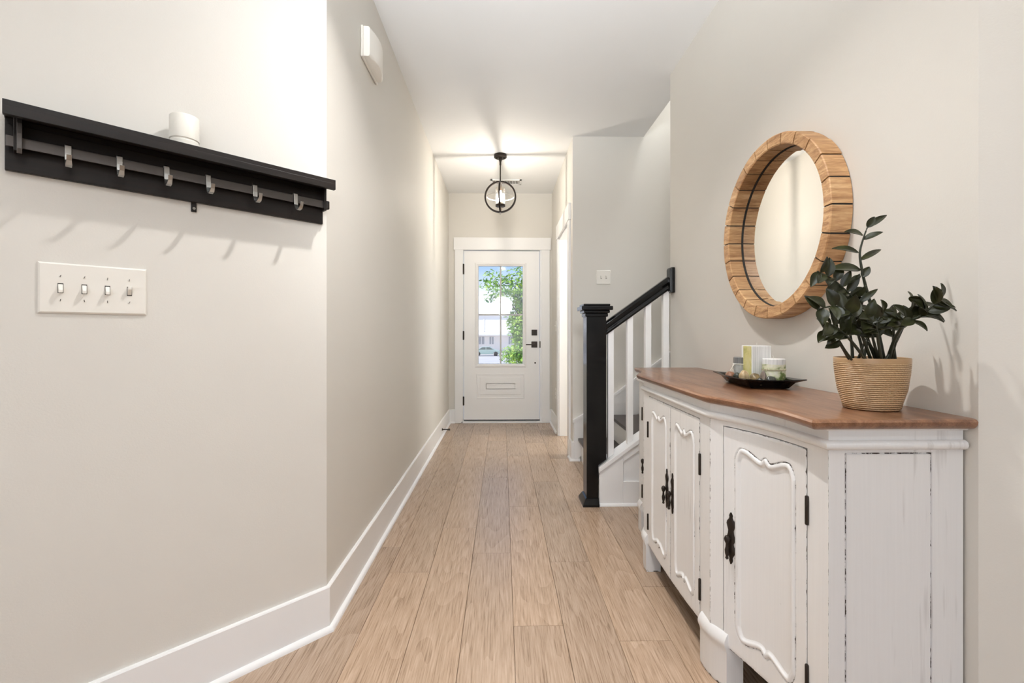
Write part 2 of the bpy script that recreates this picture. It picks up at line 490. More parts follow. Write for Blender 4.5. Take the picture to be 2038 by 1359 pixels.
mb = MB(); mb.tube([(hx, yf-.01, .945), (hx, yf-.05, .945)], .010, 12); mb.box(hx-.105, hx+.01, yf-.062, yf-.048, .939, .951)
build('lever_handle', mb, BRONZE, b_, bevel=.002)
mb = MB(); mb.box(DX1+.0, DX1+.012, YD-.003, YD+.012, .905, .985); build('strike_plate', mb, BRONZE, door)
mb = MB(); mb.lathe(0, 0, [(.010, 0), (.010, .006)], 16)
mb.v = [(hx+.01+x, yf-z, .722+y) for x, y, z in mb.v]
build('lower_lock_button', mb, BRONZE, door)

# ------------------------------------------------------------------ cased doorway in the entry wall
mb = MB(); t = .018
mb.box(XH-t, XH, D1, D1+.09, 0, DH); mb.box(XH-t, XH, D0-.09, D0, 0, DH)
mb.box(XH-t-.006, XH, D0-.105, D1+.105, DH, DH+.145)
mb.box(XH-.002, XH+.12, D1-.018, D1, 0, DH); mb.box(XH-.002, XH+.12, D0, D0+.018, 0, DH); mb.box(XH-.002, XH+.12, D0, D1, DH-.018, DH)
struct(build('trim_4', mb, TRIM, bevel=.002), 'white casing of the doorway on the right of the entry')

# ------------------------------------------------------------------ staircase (rises to the right behind the wall)
NX, RISE, RUN = .655, .197, .265
st = thing('staircase', 'staircase with dark treads and white risers behind the black railing', 'staircase', (.9, 3.4, 0))
for i in range(9):
    x = NX+.015+i*RUN; z = RISE*(i+1)
    mb = MB(); mb.box(x-.028, x+RUN+.0, 2.975, YS-.022, z-.026, z)
    build('tread', mb, TREAD, st, bevel=.006)
    mb = MB(); mb.box(x, x+.015, 2.975, YS-.022, z-RISE+.0, z-.026)
    build('riser', mb, TRIM, st)
def slope_z(x, off): return off+(x-NX)*RISE/RUN
# skirt board on the wall behind the stairs
mb = MB(); xe = NX+8*RUN
mb.prism_y([(XH+.01, 0), (xe, slope_z(xe, 0)-.0), (xe, slope_z(xe, .33)), (NX+.19, slope_z(NX+.19, .33)), (XH+.01, .33)], YS-.020, YS-.001)
build('skirt_board', mb, TRIM, st, bevel=.002)
mb = MB(); mb.prism_y([(XH+.0, .325), (NX+.19, slope_z(NX+.19, .325)), (xe, slope_z(xe, .325)), (xe, slope_z(xe, .35)), (NX+.18, slope_z(NX+.18, .35)), (XH+.0, .35)], YS-.028, YS-.001)
build('skirt_cap', mb, TRIM, st)
# knee wall below the railing
KY0, KY1 = 2.865, 2.975; KX0 = .612
def kz(x): return .238+(x-KX0)*.70
xk = XR+.001
mb = MB(); mb.prism_y([(KX0+.008, 0), (xk, 0), (xk, kz(xk)-.0), (KX0+.008, kz(KX0))], KY0+.012, KY1)
mb.prism_y([(xk-.002, 0), (2.6, 0), (2.6, .6), (xk-.002, .6)], YW, KY1)
kn = build('knee_wall', mb, TRIM, st)
mb = MB()
mb.prism_y([(KX0, 0), (.765, 0), (.765, kz(.765)-.02), (KX0, kz(KX0)-.005)], KY0, KY0+.02)
mb.prism_y([(.765, 0), (XR, 0), (XR, .152), (.765, .152)], KY0, KY0+.02)
mb.prism_y([(.765, kz(.765)-.07), (XR, kz(XR)-.07), (XR, kz(XR)-.01), (.765, kz(.765)-.01)], KY0, KY0+.02)
build('panel_frame', mb, TRIM, st, bevel=.003)
mb = MB(); mb.prism_y([(KX0-.004, kz(KX0)-.03), (xk, kz(xk)-.012), (xk, kz(xk)+.012), (KX0-.004, kz(KX0)+.004)], KY0-.012, KY1+.006)
build('knee_wall_cap', mb, TRIM, st, bevel=.003)
mb = MB(); sweep(mb, [(XR, KY0), (KX0, KY0)], [(a, b) for a, b in arc_prof(.016)])
build('shoe_moulding', mb, TRIM, st, smooth=40)

# railing: newel, handrail, balusters, wall rosette
rl = thing('stair_railing', 'black newel post and sloping black handrail on white balusters', 'railing', (.59, 2.93, 0))
nx0, nx1, ny0, ny1 = .532, .657, 2.868, 2.988
mb = MB(); mb.prism_y([(nx0, 0), (.607, 0), (.607, .256), (nx1, .291), (nx1, 1.215), (nx0, 1.215)], ny0, ny1)
pt = build('newel_post', mb, BLACK, rl, bevel=.002)
mb = MB()
for d, z0, z1 in ((.010, 1.195, 1.218), (.020, 1.218, 1.236), (.036, 1.236, 1.262), (.022, 1.262, 1.276)):
    mb.box(nx0-d, nx1+d, ny0-d, ny1+d, z0, z1)
build('newel_cap', mb, BLACK, pt, bevel=.005)
mb = MB(); mb.rings([[(nx0-o, ny0-o, z), (nx0-o, ny1+o, z), (.607, ny1+o, z), (.607, ny0-o, z)] for o, z in ((.028, 0), (.027, .012), (.008, .045), (.0, .05))])
build('base_moulding', mb, BLACK, pt)
RY = 2.915
x0, x1 = nx1, XR-.022
def rz(x): return 1.118+(x-.657)*.715
prof = [(-.03, -.035), (.03, -.035), (.032, -.022), (.022, -.008), (.034, .010), (.034, .024), (.022, .038), (-.022, .038), (-.034, .024), (-.034, .010), (-.022, -.008), (-.032, -.022)]
mb = MB(); mb.rings([[(x, RY+a, rz(x)+b*1.2) for a, b in prof] for x in (x0, x1)])
build('handrail', mb, BLACK, rl, bevel=.002)
mb = MB(); mb.box(XR-.024, XR-.001, 2.850, 2.930, 1.347, 1.508)
mb.box(XR-.030, XR-.02, 2.858, 2.922, 1.355, 1.500)
build('wall_rosette', mb, BLACK, rl, bevel=.004)
for x in (.694, .818, .935, 1.050):
    mb = MB(); mb.prism_y([(x-.0185, kz(x-.0185)+.009), (x+.0185, kz(x+.0185)+.009), (x+.0185, rz(x+.0185)-.042), (x-.0185, rz(x-.0185)-.042)], RY-.0185, RY+.0185)
    build('baluster', mb, TRIM, rl, bevel=.0015)

# ------------------------------------------------------------------ pendant lamp, vent, recessed lamps
pe = thing('pendant_lamp', 'dark bronze ring pendant lamp with a glass cylinder hanging in front of the door', 'lamp', (PEND.x, PEND.y, PEND.z-.17))
cx, cy, cz = PEND
mb = MB(); mb.lathe(cx, cy, [(.055, CH-.030), (.060, CH-.026), (.060, CH-.003), (.058, CH-.0005)], 36)
cn = build('canopy', mb, BRONZE, pe, smooth=True)
for s in (-1, 1):
    mb = MB(); mb.lathe(cx+s*.035, cy-.0, [(.006, CH-.038), (.007, CH-.032), (.007, CH-.028)], 12)
    build('screw', mb, BRONZE, cn)
mb = MB(); mb.lathe(cx, cy, [(.004, cz+.14), (.006, cz+.145), (.006, CH-.10), (.009, CH-.098), (.009, CH-.07), (.014, CH-.05), (.014, CH-.03)], 12)
build('rod', mb, BRONZE, pe, smooth=True)
def band(mb, c, R, t, w, ang, n=64):
    """flat band ring standing in the vertical plane at angle ang"""
    rr = []
    for i in range(n+1):
        a = 2*PI*i/n; ring = []
        for q, h in ((R-t, -w), (R+t, -w), (R+t, w), (R-t, w)):
            x, z = q*math.cos(a), q*math.sin(a)
            ring.append((c[0]+x*math.cos(ang)-h*math.sin(ang), c[1]+x*math.sin(ang)+h*math.cos(ang), c[2]+z))
        rr.append(ring)
    mb.rings(rr, False, False)
mb = MB(); band(mb, PEND, .143, .0075, .009, math.radians(-3))
build('ring', mb, BRONZE, pe, smooth=30)
mb = MB(); band(mb, PEND, .137, .004, .008, math.radians(86))
build('ring', mb, BRONZE, pe, smooth=30)
mb = MB(); mb.rings([[(cx+q*math.cos(2*PI*i/64), cy+q*math.sin(2*PI*i/64), cz+h) for q, h in ((.126, -.004), (.129, -.004), (.129, .004), (.126, .004))] for i in range(65)], False, False)
build('horizontal_ring', mb, mat('nickel_ring', (.55, .53, .50), .5, .7), pe, smooth=30, label='pale metal horizontal ring')
mb = MB(); mb.lathe(cx, cy, [(.044, cz-.078), (.044, cz+.088)], 40, cap0=False, cap1=False)
build('glass_shade', mb, clear_glass('warm_glass', (1, .96, .90), .2), pe, smooth=True)
mb = MB(); mb.lathe(cx, cy, [(.040, cz-.092), (.046, cz-.090), (.046, cz-.072), (.043, cz-.072), (.043, cz-.086), (.0, cz-.086)], 32)
mb.lathe(cx, cy, [(.012, cz-.09), (.013, cz-.086), (.013, cz-.045), (.010, cz-.043)], 16)
build('lamp_holder', mb, BRONZE, pe, smooth=True)
mb = MB(); mb.lathe(cx, cy, [(.002, cz-.165), (.009, cz-.160), (.009, cz-.145), (.005, cz-.142), (.005, cz-.092)], 16)
build('finial', mb, mat('clear_finial', (.7, .68, .66), .15, .5), pe, smooth=True)
BULB = mat('bulb_glow', (1, .8, .5), .3, emit=(1, .95, .88), estr=480)
mb = MB(); mb.lathe(cx+.004, cy, [(.006, cz-.045), (.010, cz-.035), (.0165, cz-.012), (.0165, cz+.008), (.010, cz+.038), (.003, cz+.058), (.001, cz+.060)], 20)
bulb = build('bulb', mb, BULB, pe, smooth=True)
bulb.visible_shadow = True

vt = thing('ceiling_vent', 'white slatted air vent in the ceiling behind the pendant lamp', 'vent', (.04, 5.06, CH))
mb = MB(); mb.box(-.12, .20, 5.0, 5.14, CH-.004, CH-.0005)
build('backing', mb, mat('vent_dark', (.12, .11, .10), .7), vt)
mb = MB(); x0, x1, y0, y1 = -.13, .21, 4.99, 5.15
mb.box(x0, x1, y0, y0+.022, CH-.009, CH-.001); mb.box(x0, x1, y1-.022, y1, CH-.009, CH-.001); mb.box(x0, x0+.022, y0, y1, CH-.009, CH-.001); mb.box(x1-.022, x1, y0, y1, CH-.009, CH-.001)
build('frame', mb, TRIM, vt)
mb = MB()
for i in range(17):
    x = x0+.03+i*.0172
    mb.prism_y([(x, CH-.003), (x+.005, CH-.010), (x+.008, CH-.010), (x+.003, CH-.003)], y0+.02, y1-.02)
build('slats', mb, TRIM, vt)
LENS = mat('lamp_lens', (.9, .9, .9), .5, emit=(1, .93, .84), estr=6)
for i, (x, y) in enumerate((LAMP, (0.0, -.9))):
    q = thing('recessed_light', ('round recessed ceiling light above the coat rack and mirror', 'added round recessed ceiling light behind the camera')[i], 'ceiling light', (x, y, CH), group=None)
    mb = MB(); mb.rings([[(x+r*math.cos(2*PI*a/40), y+r*math.sin(2*PI*a/40), z) for a in range(40)] for r, z in ((.062, CH-.002), (.068, CH-.008), (.09, CH-.006), (.094, CH-.0005))], False, False)
    build('trim_ring', mb, TRIM, q, smooth=True)
    mb = MB(); mb.lathe(x, y, [(.062, CH-.0035), (.062, CH-.001)], 40); build('lens', mb, LENS, q)

# ------------------------------------------------------------------ door chime high on the left wall
ch = thing('door_chime', 'white door chime box high on the left wall near the ceiling', 'door chime', (XL, 2.2, 2.36))
mb = MB(); mb.box(XL+.001, XL+.012, 2.095, 2.345, 2.362, 2.505); build('back_plate', mb, PLASTIC, ch, bevel=.003)
mb = MB(); rr = []
for z, s in ((2.368, .75), (2.372, .93), (2.382, 1), (2.490, 1), (2.500, .95), (2.505, .80)):
    ring = [(XL+.012, 2.105, z)]
    for i in range(9):
        a = PI*i/8; ring.append((XL+.012+(.028+.022*math.sin(a))*s, 2.107+(.222)*i/8, z))
    ring.append((XL+.012, 2.331, z)); rr.append(ring)
mb.rings(rr); build('cover', mb, PLASTIC, ch, smooth=45)

# ------------------------------------------------------------------ coat rack on the angled left wall (local frame: x to the corner, -y into the room)
A45 = PI/4
def wall_frame(s, z):   # s metres left of the corner
    return (LC[0]-s*.70711, LC[1]-s*.70711, z)
RS = .405
rk = thing('coat_rack', 'dark espresso wall shelf with a steel rail and sliding coat hooks on the left wall', 'coat rack', wall_frame(RS, 1.49), A45)
def L(mb, s0, s1, d0, d1, z0, z1):   # s: from corner leftwards, d: off the wall
    mb.box(RS-s1, RS-s0, -d1, -d0, z0-1.49, z1-1.49); return mb
def lb(name, mb, m, par, **kw): return build(name, mb, m, par, world_=False, **kw)
lb('back_board', L(MB(), .020, .795, .001, .014, 1.492, 1.606), RACK, rk, bevel=.0015)
lb('shelf', L(MB(), .012, .796, .001, .100, 1.620, 1.634), RACK, rk, bevel=.001)
lb('shelf_lip', L(L(MB(), .012, .796, .086, .100, 1.600, 1.621), .02, .795, .001, .012, 1.604, 1.62), RACK, rk, bevel=.001)
for s_ in (.020, .772):
    lb('rail_bracket', L(MB(), s_, s_+.008, .013, .045, 1.535, 1.621), RACK, rk, bevel=.001)
lb('rail', L(MB(), .010, .793, .030, .035, 1.545, 1.571), BAR, rk, bevel=.001)
lb('rail_knob', L(MB(), .006, .018, .024, .040, 1.543, 1.573), RACK, rk, bevel=.003)
mb = L(MB(), .404, .418, .001, .005, 1.464, 1.493); tb = lb('mounting_tab', mb, RACK, rk, bevel=.001)
mb = MB(); mb.lathe(0, 0, [(.004, 0), (.004, .003)], 12); mb.v = [(RS-.411+x, -.005-z, 1.474-1.49+y) for x, y, z in mb.v]
lb('screw', mb, CHROME, tb)
def hook_pts(zt=1.573, big=0):
    p = [(.026, 1.562), (.026, 1.574), (.033, 1.578), (.039, 1.574), (.040, 1.553), (.042, 1.536), (.049, 1.522), (.062, 1.515), (.078, 1.517), (.089, 1.525), (.094, 1.537)]
    return p
def strip(mb, s, pts, w, t):
    rings = []
    for i, (d, z) in enumerate(pts):
        a = pts[max(i-1, 0)]; b = pts[min(i+1, len(pts)-1)]
        tx, tz = b[0]-a[0], b[1]-a[1]; q = math.hypot(tx, tz); nx_, nz_ = -tz/q*t, tx/q*t
        ww = w*(1.0 if i < len(pts)-2 else .8)
        rings.append([(RS-s-ww, -(d-nx_), z-nz_-1.49), (RS-s+ww, -(d-nx_), z-nz_-1.49), (RS-s+ww, -(d+nx_), z+nz_-1.49), (RS-s-ww, -(d+nx_), z+nz_-1.49)])
    mb.rings(rings)
for s in (.686, .586, .483, .381, .252, .125):
    mb = MB(); strip(mb, s, hook_pts(), .0062, .0015); lb('hook', mb, CHROME, rk, bevel=.0006)
mb = MB(); strip(mb, .770, [(.034, 1.617), (.045, 1.614), (.050, 1.600), (.050, 1.54), (.047, 1.53), (.040, 1.53), (.036, 1.54)], .0045, .002)
lb('rail_hanger', mb, BAR, rk, bevel=.0008)

# white holder on the shelf
cm = mat('white_ceramic', (.74, .72, .66), .35)
def on_rack(s, d): 
    b = wall_frame(s, 0); return (b[0]+d*.70711, b[1]-d*.70711)
x, y = on_rack(.443, .050)
mb = MB(); R_ = .0365
mb.lathe(x, y, [(R_-.004, 1.6345), (R_, 1.637), (R_, 1.650), (R_-.002, 1.652), (R_-.002, 1.655), (R_, 1.657), (R_, 1.722), (R_-.002, 1.725), (R_-.005, 1.724), (R_-.005, 1.645), (0.001, 1.645)], 40)
tag(build('candle_holder', mb, cm, smooth=35, origin=(x, y, 1.6345)), 'white cylinder candle holder standing on the dark coat rack shelf', 'candle holder')

# ------------------------------------------------------------------ switch plates and outlet
def toggle(par, x, z, up, y=-.006):
    mb = MB(); mb.box(x-.0055, x+.0055, y-.0005, y+.0005, z-.0125, z+.0125)
    lb('slot', mb, DARKGAP, par)
    a = .5 if up else -.5; mb = MB()
    mb.rings([[(x-w_, yy, z+zz-h_), (x+w_, yy, z+zz-h_), (x+w_, yy, z+zz+h_), (x-w_, yy, z+zz+h_)] for w_, h_, yy, zz in ((.0045, .0105, y-.0002, 0), (.0045, .0085, y-.003, a*.004), (.0038, .0045, y-.012, a*.016), (.003, .0035, y-.013, a*.0165))])
    lb('toggle', mb, PLASTIC, par, bevel=.0008)
def plate(name, label, loc, rot, w, h, togs, cat='light switch', screws=True, screw_dz=.048):
    p = thing(name, label, cat, loc, rot)
    mb = MB(); mb.rings([[(-w/2+i, yy, -h/2+i), (w/2-i, yy, -h/2+i), (w/2-i, yy, h/2-i), (-w/2+i, yy, h/2-i)] for i, yy in ((0, -.0008), (0, -.003), (.004, -.006))])
    lb('cover_plate', mb, PLASTIC, p)
    for x, up in togs: toggle(p, x, 0, up)
    if screws:
        for x, up in togs:
            for s in (-1, 1):
                mb = MB(); mb.lathe(0, 0, [(.0030, 0), (.0030, .0008)], 12); mb.v = [(x+a, -.006-c, s*screw_dz*.65+b) for a, b, c in mb.v]
                q = lb('screw', mb, PLASTIC, p)
                r_ = random.uniform(-.5, .5); mb = MB(); mb.box(-.0006, .0006, -.0075, -.0066, -.0030, .0030)
                mb.v = [(x+a*math.cos(r_)-c*math.sin(r_), b, s*screw_dz*.65+a*math.sin(r_)+c*math.cos(r_)) for a, b, c in mb.v]
                lb('screw_slot', mb, SCREW, q)
    return p
plate('light_switch', 'wide white switch plate with four toggle switches below the coat rack', wall_frame(.632, 1.2125), A45, .216, .130,
      [(-.067, False), (-.022, False), (.024, False), (.070, True)])
plate('light_switch', 'square white switch plate with two toggles on the wall above the stairs', (.864, YS, 1.565), 0, .122, .118, [(-.02, True), (.023, True)], screws=False)
plate('light_switch', 'narrow white switch plate on the right wall beside the front door', (XH, 5.05, 1.16), -PI/2, .075, .118, [(0, True)], screws=False)
o = thing('wall_outlet', 'white power outlet low on the right wall beside the front door', 'outlet', (XH, 5.08, .41), -PI/2)
mb = MB(); mb.box(-.036, .036, -.006, -.001, -.058, .058); lb('cover_plate', mb, PLASTIC, o, bevel=.002)
for s in (-1, 1):
    mb = MB(); mb.box(-.016, .016, -.009, -.006, s*.026-.014, s*.026+.014); q = lb('socket', mb, PLASTIC, o, bevel=.002)
    mb = MB(); mb.box(-.007, -.005, -.0095, -.0088, s*.026-.004, s*.026+.006); mb.box(.005, .007, -.0095, -.0088, s*.026-.004, s*.026+.006); lb('slot', mb, DARKGAP, q)

# door stop on the left baseboard
ds = thing('door_stop', 'small black spring door stop on the left baseboard near the front door', 'door stop', (XL+.014, 4.80, .072))
mb = MB(); mb.lathe(0, 0, [(.013, 0), (.013, .005), (.008, .008)], 16); mb.v = [(XL+.0145+z, 4.80+x, .072+y) for x, y, z in mb.v]; build('base', mb, BRONZE, ds, smooth=True)
mb = MB(); pr = []
for i in range(40): pr.append((.005+(.0015 if i % 2 else 0), .008+i*.0015))
mb.lathe(0, 0, pr, 12); mb.v = [(XL+.0145+z, 4.80+x, .072+y) for x, y, z in mb.v]; build('spring', mb, BRONZE, ds, smooth=True)
mb = MB(); mb.lathe(0, 0, [(.008, .066), (.011, .070), (.011, .080), (.008, .083)], 16); mb.v = [(XL+.0145+z, 4.80+x, .072+y) for x, y, z in mb.v]; build('tip', mb, DARKGAP, ds, smooth=True)

# ------------------------------------------------------------------ round mirror with a block wood frame
MC = Vector((XR, 1.735, 1.497)); RO, RI, MD = .345, .302, .070
mi = thing('wall_mirror', 'round mirror in a thick natural pine block frame on the right wall', 'mirror', (XR, MC.y, MC.z-RO))
PINE = mat('natural_pine', (.50, .30, .15), .5); k = N(PINE)
att = k.n('ShaderNodeAttribute', attribute_name='block')
tcn = k.n('ShaderNodeTexCoord'); cmb = k.n('ShaderNodeCombineXYZ'); add = k.n('ShaderNodeVectorMath', operation='ADD')
k.l(k.math('MULTIPLY', att.outputs['Fac'], 11.0), cmb.inputs[0]); k.l(k.math('MULTIPLY', att.outputs['Fac'], 7.0), cmb.inputs[2])
k.l(tcn.outputs['Object'], add.inputs[0]); k.l(cmb.outputs[0], add.inputs[1])
mp = k.n('ShaderNodeMapping'); mp.inputs['Scale'].default_value = (.6, 1.5, 9); k.l(add.outputs[0], mp.inputs[0])
a_ = k.noise(mp.outputs[0], 9, 4, .6, .8); b_ = k.noise(mp.outputs[0], 60, 3)
g = k.math('ADD', k.math('MULTIPLY', a_, .7), k.math('MULTIPLY', b_, .3))
c = k.ramp(g, [(.34, (.28, .135, .055)), (.5, (.50, .29, .135)), (.66, (.68, .46, .25))])
t_ = k.ramp(att.outputs['Fac'], [(0, (.80, .73, .66)), (1, (1.12, 1.12, 1.12))])
c = k.mix(1.0, c, t_, 'MULTIPLY')
vor = k.n('ShaderNodeTexVoronoi'); vor.inputs['Scale'].default_value = 5.0; k.l(add.outputs[0], vor.inputs['Vector'])
kn_ = k.ramp(vor.outputs['Distance'], [(.035, (1, 1, 1)), (.075, (0, 0, 0))])
k.color(k.mix(kn_, c, (.16, .07, .03))); k.bump(g, .25, .003)
mb = MB(); NB = 24; blk = []; rnd = random.Random(5)
for i in range(NB):
    a0 = 2*PI*(i+.03)/NB; a1 = 2*PI*(i+.97)/NB; v = rnd.random(); ns = 5
    dd = rnd.uniform(-.0015, .0015)
    rings = []
    for q in range(ns+1):
        a = a0+(a1-a0)*q/ns
        sec = [(RO+dd, .002), (RO+dd, MD-.003), (RO-.003+dd, MD), (RI+.005, MD-.002), (RI+.001, MD-.005), (RI, .006), (RI, .002)]
        rings.append([(XR-x, MC.y+r*math.cos(a), MC.z+r*math.sin(a)) for r, x in sec])
    n0 = len(mb.v); mb.rings(rings); blk += [v]*(len(mb.v)-n0)
mb.att['block'] = blk
fr = build('frame', mb, PINE, mi, smooth=25)
mb = MB()
for r0, x0, x1 in ((RO-.004, .001, MD-.006),):
    rings = []
    for q in range(97):
        a = 2*PI*q/96
        rings.append([(XR-x, MC.y+r*math.cos(a), MC.z+r*math.sin(a)) for r, x in ((RO-.003, .001), (RO-.003, MD-.006), (RI+.003, MD-.006), (RI+.003, .001))])
    mb.rings(rings, False, False)
    rings = [[(XR-x, MC.y+r*math.cos(2*PI*q/96), MC.z+r*math.sin(2*PI*q/96)) for r, x in ((RI+.001, .005), (RI+.001, .0105), (RI-.0022, .0105), (RI-.0022, .005))] for q in range(97)]
    mb.rings(rings, False, False)
build('joint_filler', mb, DARKGAP, mi)
mb = MB(); mb.rings([[(XR-x, MC.y+r*math.cos(2*PI*q/96), MC.z+r*math.sin(2*PI*q/96)) for q in range(96)] for r, x in ((RI+.001, .002), (RI+.001, .006), (.28, .0075))])
build('mirror_glass', mb, MIRROR, mi)

# ------------------------------------------------------------------ sideboard with canted concave ends
YC = 1.7875
XF = .665                                    # front face of the middle section
SEC = {}
YA0, YA1 = 1.050, 1.445
def seg_A(s, off=0):                          # near side section, s=0 at the end panel, 1 at the middle
    bow = .030*math.sin(PI*s)
    x = .763+(XF-.763)*s; y = YA0+(YA1-YA0)*s
    tx, ty = XF-.763, YA1-YA0; Lg = math.hypot(tx, ty); nx_, ny_ = -ty/Lg, tx/Lg
    return (x-nx_*bow+nx_*off, y-ny_*bow+ny_*off)
def seg_B(s, off=0): return (XF-off, YA1+(2*YC-2*YA1)*s)
def seg_C(s, off=0):
    x, y = seg_A(1-s, off); return (x, 2*YC-y)
def outline(xw=1.085, n=14):
    """body outline from the wall (near end) round the front to the wall (far end)"""
    p = [(xw, YA0)]
    p += [seg_A(i/n) for i in range(n+1)]
    p += [seg_C(i/n) for i in range(n+1)]
    p += [(xw, 2*YC-YA0)]
    return p
OUT = outline()
def grow(o, zs=None):
    """outline pushed outwards by o (travel order keeps the room on the left)"""
    q = offset_line(OUT, o)
    return q
sb = thing('sideboard', 'distressed white sideboard with canted ends and a brown wooden top against the right wall', 'sideboard', (.87, YC, 0))
# orientation check: outward normal must point to the room
_t = offset_line(OUT, .02); SGN = 1 if _t[10][0] < OUT[10][0] else -1
def off(o): return offset_line(OUT, SGN*o)

def wearfield(mb, fn):
    mb.att['wear'] = [fn(p) for p in mb.v]
def bottom_z(u):                              # curved lower edge of the aprons, u in 0..1 along a section
    return .118+.020*abs(2*u-1)**2.2
# top
mb = MB(); rings = []
def top_line():
    a, b = (.703, 1.020), (.634, 1.432); p = [(XR-.002, 1.018), (.735, 1.018), a]
    for i in range(1, 15):
        t = i/15; w_ = math.sin(PI*t)**1.2; p.append((a[0]+(b[0]-a[0])*t+.034*w_, a[1]+(b[1]-a[1])*t+.004*w_))
    p.append(b); far = []
    for i, (x, y) in enumerate(p[::-1]): far.append((x+(.035*max(0, (2*YC-y-2.15)/.40) if x < .75 else 0), 2*YC-y-(.02 if x > .7 and i > 14 else 0)))
    return p+far
TL = top_line()
for z, o in ((.874, .018), (.877, .009), (.882, .004), (.887, .001), (.893, .000), (.898, .004), (.8995, .010), (.900, .016)):
    q = offset_line(TL, -SGN*o); q[0] = (XR-.002, q[0][1]); q[-1] = (XR-.002, q[-1][1])
    rings.append([(x, y, z) for x, y in q])
mb.rings(rings); 
top = build('top', mb, TOPWOOD, sb, smooth=30, label='brown varnished wooden top')
# frieze, moulding
mb = MB(); q = off(.0); mb.rings([[(x, y, z) for x, y in q] for z in (.828, .876)])
wearfield(mb, lambda p: .5); build('frieze', mb, WHITEWASH, sb)
def strip_sweep(mb, prof):
    cols = [off(o) for o, z in prof]
    rings = [[(cols[j][i][0], cols[j][i][1], prof[j][1]) for j in range(len(prof))] for i in range(len(OUT))]
    mb.rings(rings)
mb = MB(); strip_sweep(mb, [(-.002, .824), (.006, .824), (.012, .828), (.014, .835), (.012, .842), (.006, .846), (-.002, .846)])
wearfield(mb, lambda p: .62 if p[2] < .826 else .45); build('moulding', mb, WHITEWASH, sb, smooth=50)
mb = MB(); strip_sweep(mb, [(.0, .868), (.010, .870), (.014, .875), (0, .875)])
wearfield(mb, lambda p: .5); build('cove_moulding', mb, WHITEWASH, sb, smooth=50)
# carcass: dark recessed core, then face frame pieces
mb = MB(); q = off(-.022); mb.rings([[(x, y, z) for x, y in q] for z in (.150, .826)])
build('carcass', mb, mat('cabinet_inside', (.10, .085, .07), .8), sb)
def piece(mb, seg, u0, u1, zf0, zf1, th=.022, o=0.0, n=10):
    """face piece on a section between u0..u1, from zf0(u) up to zf1(u)"""
    rings = []
    us = sorted([u0+(u1-u0)*i/n for i in range(n+1)]+([.005] if u0 == 0 else [])+([.995] if u1 == 1 else []))
    for u in us:
        a = seg(u, o); b = seg(u, o-th); z0 = zf0(u); z1 = zf1(u)
        rings.append([(a[0], a[1], z0), (a[0], a[1], z1), (b[0], b[1], z1), (b[0], b[1], z0)])
    mb.rings(rings)
ZD = .806
cst = lambda v: (lambda u: v)
DA = (.175, .880); DB = ((.110, .497), (.503, .890))
mb = MB()
for seg in (seg_A, seg_C):
    d0, d1 = DA if seg is seg_A else (1-DA[1], 1-DA[0])
    piece(mb, seg, 0, d0-.006, bottom_z, cst(.826), n=4); piece(mb, seg, d1+.006, 1, bottom_z, cst(.826), n=4)
    piece(mb, seg, d0-.006, d1+.006, cst(ZD+.0025), cst(.826))
piece(mb, seg_B, 0, DB[0][0]-.003, bottom_z, cst(.826), n=2); piece(mb, seg_B, DB[1][1]+.003, 1, bottom_z, cst(.826), n=2)
piece(mb, seg_B, DB[0][0]-.003, DB[1][1]+.003, cst(ZD+.0025), cst(.826), n=2)
crn = [seg_A(0), seg_A(1), seg_C(0), seg_C(1)]
wearfield(mb, lambda p: 1.0 if min(math.hypot(p[0]-a, p[1]-b) for a, b in crn) < .0015 else .62)
build('face_frame', mb, WHITEWASH, sb, smooth=30)
# end panels with a grooved field
for sgn, ye in ((1, YA0), (-1, 2*YC-YA0)):
    mb = MB(); xs = [.763, .802, .8035, .8055, .807, 1.006, 1.0075, 1.0095, 1.011, 1.085]; zs = [.12, .160, .1615, .1635, .165, .8115, .813, .815, .8165, .826]
    wr = []
    vs = []
    for zi in zs:
        for xi in xs:
            gx_ = xi in (.8035, .8055, 1.0075, 1.0095) and .160 < zi < .8165; gz_ = zi in (.1615, .1635, .813, .815) and .802 < xi < 1.011
            vs.append((xi, ye+sgn*(.004 if (gx_ or gz_) else 0), zi))
            wr.append(1.0 if (gx_ or gz_) else .58)
    nx_ = len(xs); fs = [(j*nx_+i, j*nx_+i+1, (j+1)*nx_+i+1, (j+1)*nx_+i) for j in range(len(zs)-1) for i in range(nx_-1)]
    mb.add(vs, fs); mb.att['wear'] = wr+[.5]*8
    mb.box(.765, 1.084, min(ye+sgn*.006, ye+sgn*.022), max(ye+sgn*.006, ye+sgn*.022), .12, .826)
    build('end_panel', mb, WHITEWASH, sb)

# doors: height field with a scrolled raised moulding
def mould_path(W, Hd):
    """closed polyline (x right, y up) of the raised moulding inside a door of size W x Hd"""
    mx = .047; x0, x1 = mx, W-mx; y1 = Hd-.062; y0 = .060; w = (x1-x0)
    def curve(t):    # t -1..1 across the top: drop below the crest
        a = abs(t)
        if a > .80: return .034*((a-.80)/.20)**2.2       # shoulder rounding down into the stile
        if a > .12: return .021*(.5-.5*math.cos(PI*(.80-a)/.68))
        return .021-.012*(1-a/.12)
    P = []
    nn = 44
    for i in range(nn+1):
        t = -1+2*i/nn; P.append((x0+w*(t+1)/2, y1-curve(t)))
    for i in range(1, 8): P.append((x1, y1-.034+(y0+.034-y1+.034)*i/8))
    for i in range(nn+1):
        t = 1-2*i/nn; P.append((x0+w*(t+1)/2, y0+curve(t)))
    for i in range(1, 8): P.append((x0, y0+.034+(y1-.034-y0-.034)*i/8))
    return P
